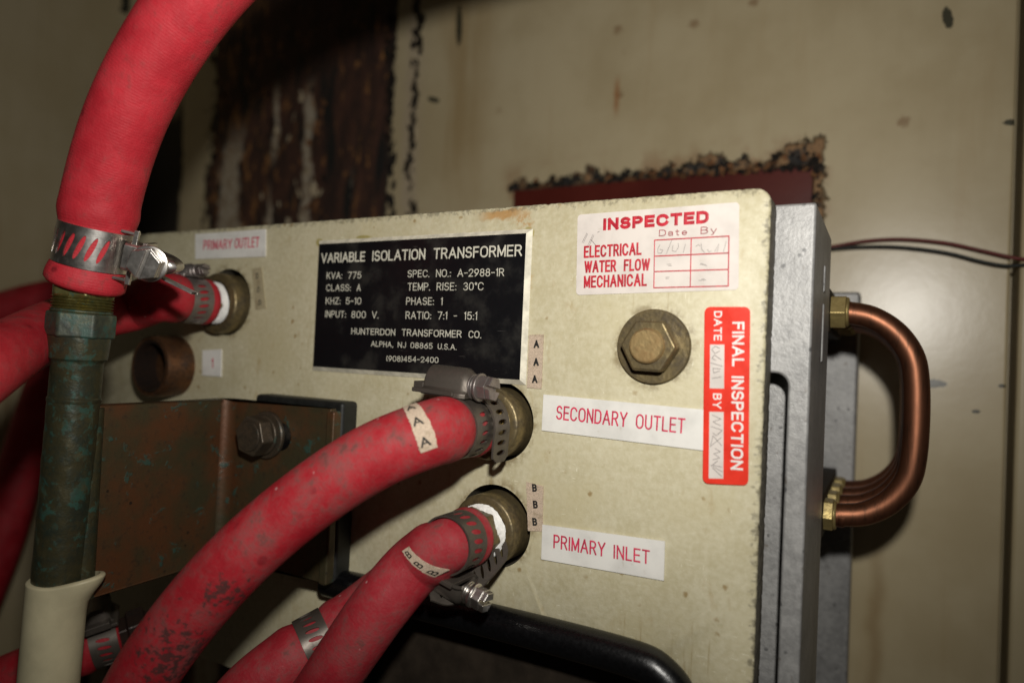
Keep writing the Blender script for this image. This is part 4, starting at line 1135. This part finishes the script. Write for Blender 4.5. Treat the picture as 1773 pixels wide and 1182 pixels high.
mb.prism(HX, axd*(h1-h0)); mb.lathe(axis[0], axd, [(along(534),pxm(100)*.5),(along(541),pxm(116)*.5)], 40); nutp = mb.build('union_nut', MT['verdnut'], lead, 30, bevel=.002, segs=3)
ring([(583,112),(586,112),(612,108),(620,106),(624,96),(628,94),(686,93),(688,97),(693,97),(695,95)], 'coupling', MT['verdigris'], wob=.004)
# pipe with a rough brazed surface
h0, h1 = along(692), along(1020); vs = []; fs = []; n = 64; k_ = 110
e1 = (-F_C - axd*(-F_C).dot(axd)).normalized(); e2 = axd.cross(e1)
for i in range(k_+1):
    h = h0+(h1-h0)*i/k_
    for j in range(n):
        a = 2*PI*j/n; r = pxm(94)*.5*(1+.012*math.sin(h*420+2*math.sin(a*2))*math.sin(a*3+h*150)+random.uniform(-1,1)*.003)
        vs.append(axis[0]+axd*h+e1*(r*math.cos(a))+e2*(r*math.sin(a)))
for i in range(k_):
    for j in range(n): fs.append((i*n+j, i*n+(j+1)%n, (i+1)*n+(j+1)%n, (i+1)*n+j))
mb = MB(); mb.add(vs, fs); mb.build('pipe', MT['verdigris'], lead, 60)
# sleeve, lip drawn out to the right along the strap
vs = []; fs = []; n = 64; R0 = pxm(110)*.5
hs = [along(1002)+(along(1330)-along(1002))*t for t in (0,.006,.012,.03,.06,.09,.13,.18,.24,.5,1)]
rdir = (R_C - axd*R_C.dot(axd)).normalized()
def sl(h_i, rad_in=0):
    h = hs[h_i]; o = []
    for j in range(n):
        a = 2*PI*j/n; d = e1*math.cos(a)+e2*math.sin(a); q = max(0, d.dot(rdir))
        lip = .0075*(q**4)*(lambda t: t*t*(3-2*t))(max(0, 1-(h-hs[0])/(hs[7]-hs[0])))**1.3
        top = -.0035*(q**3)*max(0, 1-(h-hs[0])/(hs[7]-hs[0]))
        o.append(axis[0]+axd*(h+top) + d*(R0+lip-rad_in))
    return o
for i in range(len(hs)): vs += sl(i, .0006 if i == 0 else 0)
for i in range(len(hs)-1):
    for j in range(n): fs.append((i*n+j, i*n+(j+1)%n, (i+1)*n+(j+1)%n, (i+1)*n+j))
b0 = len(vs); inn = sl(0, .0022); vs += inn
for j in range(n): fs.append((b0+j, b0+(j+1)%n, (j+1)%n, j))
vs += [axis[0]+axd*(hs[0]+.02)+(e1*math.cos(2*PI*j/n)+e2*math.sin(2*PI*j/n))*(R0-.0024) for j in range(n)]
for j in range(n): fs.append((b0+n+j, b0+n+(j+1)%n, b0+(j+1)%n, b0+j))
mb = MB(); mb.add(vs, fs); mb.build('sleeve', MT['creamsleeve'], lead, 60, label='cream plastic sleeve over the lower pipe')
# strap
ys = -.020; pr0 = at(566, 850, ys); pb = at(386, 850, ys); pl = axis[0]+axd*along(860)
zt_s = at(470, 697, ys).z; zb_s = at(566, 1012, ys).z
def bend(a, b_, c, r, n=8):
    d1 = (a-b_).normalized(); d2 = (c-b_).normalized(); an = d1.angle(d2); q = r/math.tan(an/2); o = b_+(d1+d2).normalized()*(r/math.sin(an/2))
    s0 = b_+d1*q-o; s1 = b_+d2*q-o; w = s0.angle(s1)
    return [o+(s0*math.sin((1-t/n)*w)+s1*math.sin(t/n*w))/math.sin(w) for t in range(n+1)]
fl = lambda v: Vector((v.x, v.y, 0))
P0, P1, P2 = fl(pl), fl(pb), fl(pr0)
d01 = (P1-P0).normalized(); nn0 = Vector((-d01.y, d01.x, 0));  nn0 = nn0 if nn0.y < 0 else -nn0
start = P0 + d01*.010
mid = bend(start, P1, P2, .007); line_ = [start] + mid + [P2]
th_s = .0042; lf = []; 
for i, p in enumerate(line_):
    t = (line_[min(i+1,len(line_)-1)]-line_[max(i-1,0)]).normalized(); nn = Vector((t.y, -t.x, 0)); nn = nn if nn.y < 0 else -nn; lf.append((p, p-nn*th_s))
poly = [a for a, b2 in lf] + [b2 for a, b2 in lf[::-1]]
mb = MB(); mb.prism([Vector((p.x,p.y,zb_s)) for p in poly], Vector((0,0,zt_s-zb_s)))
strap = mb.build('strap', MT['strap'], lead, 35, bevel=.0007)
# brazed fillet between pipe and strap
fil = Sweep([fl(start)+Vector((.004,-.0030,zb_s+.001)), fl(start)+Vector((.004,-.0030,(zt_s+zb_s)/2)), fl(start)+Vector((.004,-.0030,zt_s-.001))], .0048, .003)
fil.mesh(n=20).build('brazed_fillet', MT['verdigris'], lead, 60)
# turned lip and backing block
mb = MB(); xlp = at(584, 850, ys+.004).x
mb.box((P2.x-.001, ys-.0022, zb_s), (P2.x+.0042, ys+.0035, zt_s-.001)); mb.build('strap_lip', MT['strap'], lead, 30, bevel=.0012, segs=3)
mb = MB(); xb1 = at(592, 850, -.010).x
mb.box((pb.x+.012, -.0125, zb_s-.004), (xb1, -.0004, zt_s+.003)); mb.build('insulating_block', MT['phenolic'], lead, 30, bevel=.0022, segs=3, label='black insulating block behind the strap')
# bolt with washer in a slotted hole
bc = at(462, 752, ys); nb = Vector((0,-1,0))
mb = MB(); mb.lathe(bc+Vector((.0010,-.0002,0)), nb, [(0,.0122),(.0016,.0122),(.0021,.0117)], 48); wv = mb.build('washer', MT['boltbrown'], lead, 40)
mb = MB(); mb.lathe(bc+nb*.0018, nb, [(0,.0104),(.0022,.0104)], 40); mb.prism(hexpts(bc+nb*.0040, nb, Vector((0,0,1)), .0106, .30), nb*.0075); mb.lathe(bc+nb*.0114, nb, [(0,.0082),(.0006,.0072)], 32)
mb.build('bolt', MT['boltbrown'], lead, 30, bevel=.0009)
mb = MB(); so = bc+Vector((.0105,-.00025,0)); mb.lathe(so, nb, [(0,.0070),(.0002,.0070)], 40); mb.build('slot_dark_disc', MT['black'], lead, 0)  # flat black disc on the solid strap, coloured as the slot's dark inside

# ------------------------------------------------------------------ loose wires on the wall
yw2 = .224
def wire(label_, pts, mat):
    sw = Sweep([at(a,b2,yw2) for a,b2 in pts], .00105, .003); o = sw.mesh(n=14).build('electrical_wire', mat, None, 60)
    o['label'] = label_; o['category'] = 'wire'; o['group'] = 'thin wires crossing the wall'
wire('thin dark red wire, upper of the pair crossing the wall', [(1380,436),(1440,427),(1500,417),(1560,414),(1640,421),(1700,434),(1760,447),(1830,455)], MT['wirered'])
wire('thin black wire, lower of the pair crossing the wall', [(1380,440),(1440,431),(1500,427),(1560,428),(1640,438),(1700,453),(1740,460),(1770,459),(1840,452)], MT['wireblack'])

# ------------------------------------------------------------------ light: the camera's flash, and a trace of ambient
w = bpy.data.worlds.new('World'); sc.world = w; w.use_nodes = True
bg = w.node_tree.nodes['Background']; bg.inputs[0].default_value = (1.0,.88,.72,1); bg.inputs[1].default_value = .012
ld = bpy.data.lights.new('camera_flash', 'SPOT'); ld.energy = 4.8; ld.color = (1,.965,.90); ld.shadow_soft_size = .009; ld.spot_size = math.radians(130); ld.spot_blend = 1.0
lo = bpy.data.objects.new('camera_flash', ld); COL.objects.link(lo)
lo.location = CAM + Vector((.018,-.006,.075))
aim = atZ(840, 230, .3)
lo.rotation_euler = (aim-lo.location).to_track_quat('-Z','Y').to_euler()
vs = sc.view_settings; vs.view_transform = 'Standard'; vs.look = 'None'; vs.exposure = .08; vs.gamma = 1; vs.use_curve_mapping = False
sc.cycles.max_bounces = 6; sc.cycles.use_denoising = True
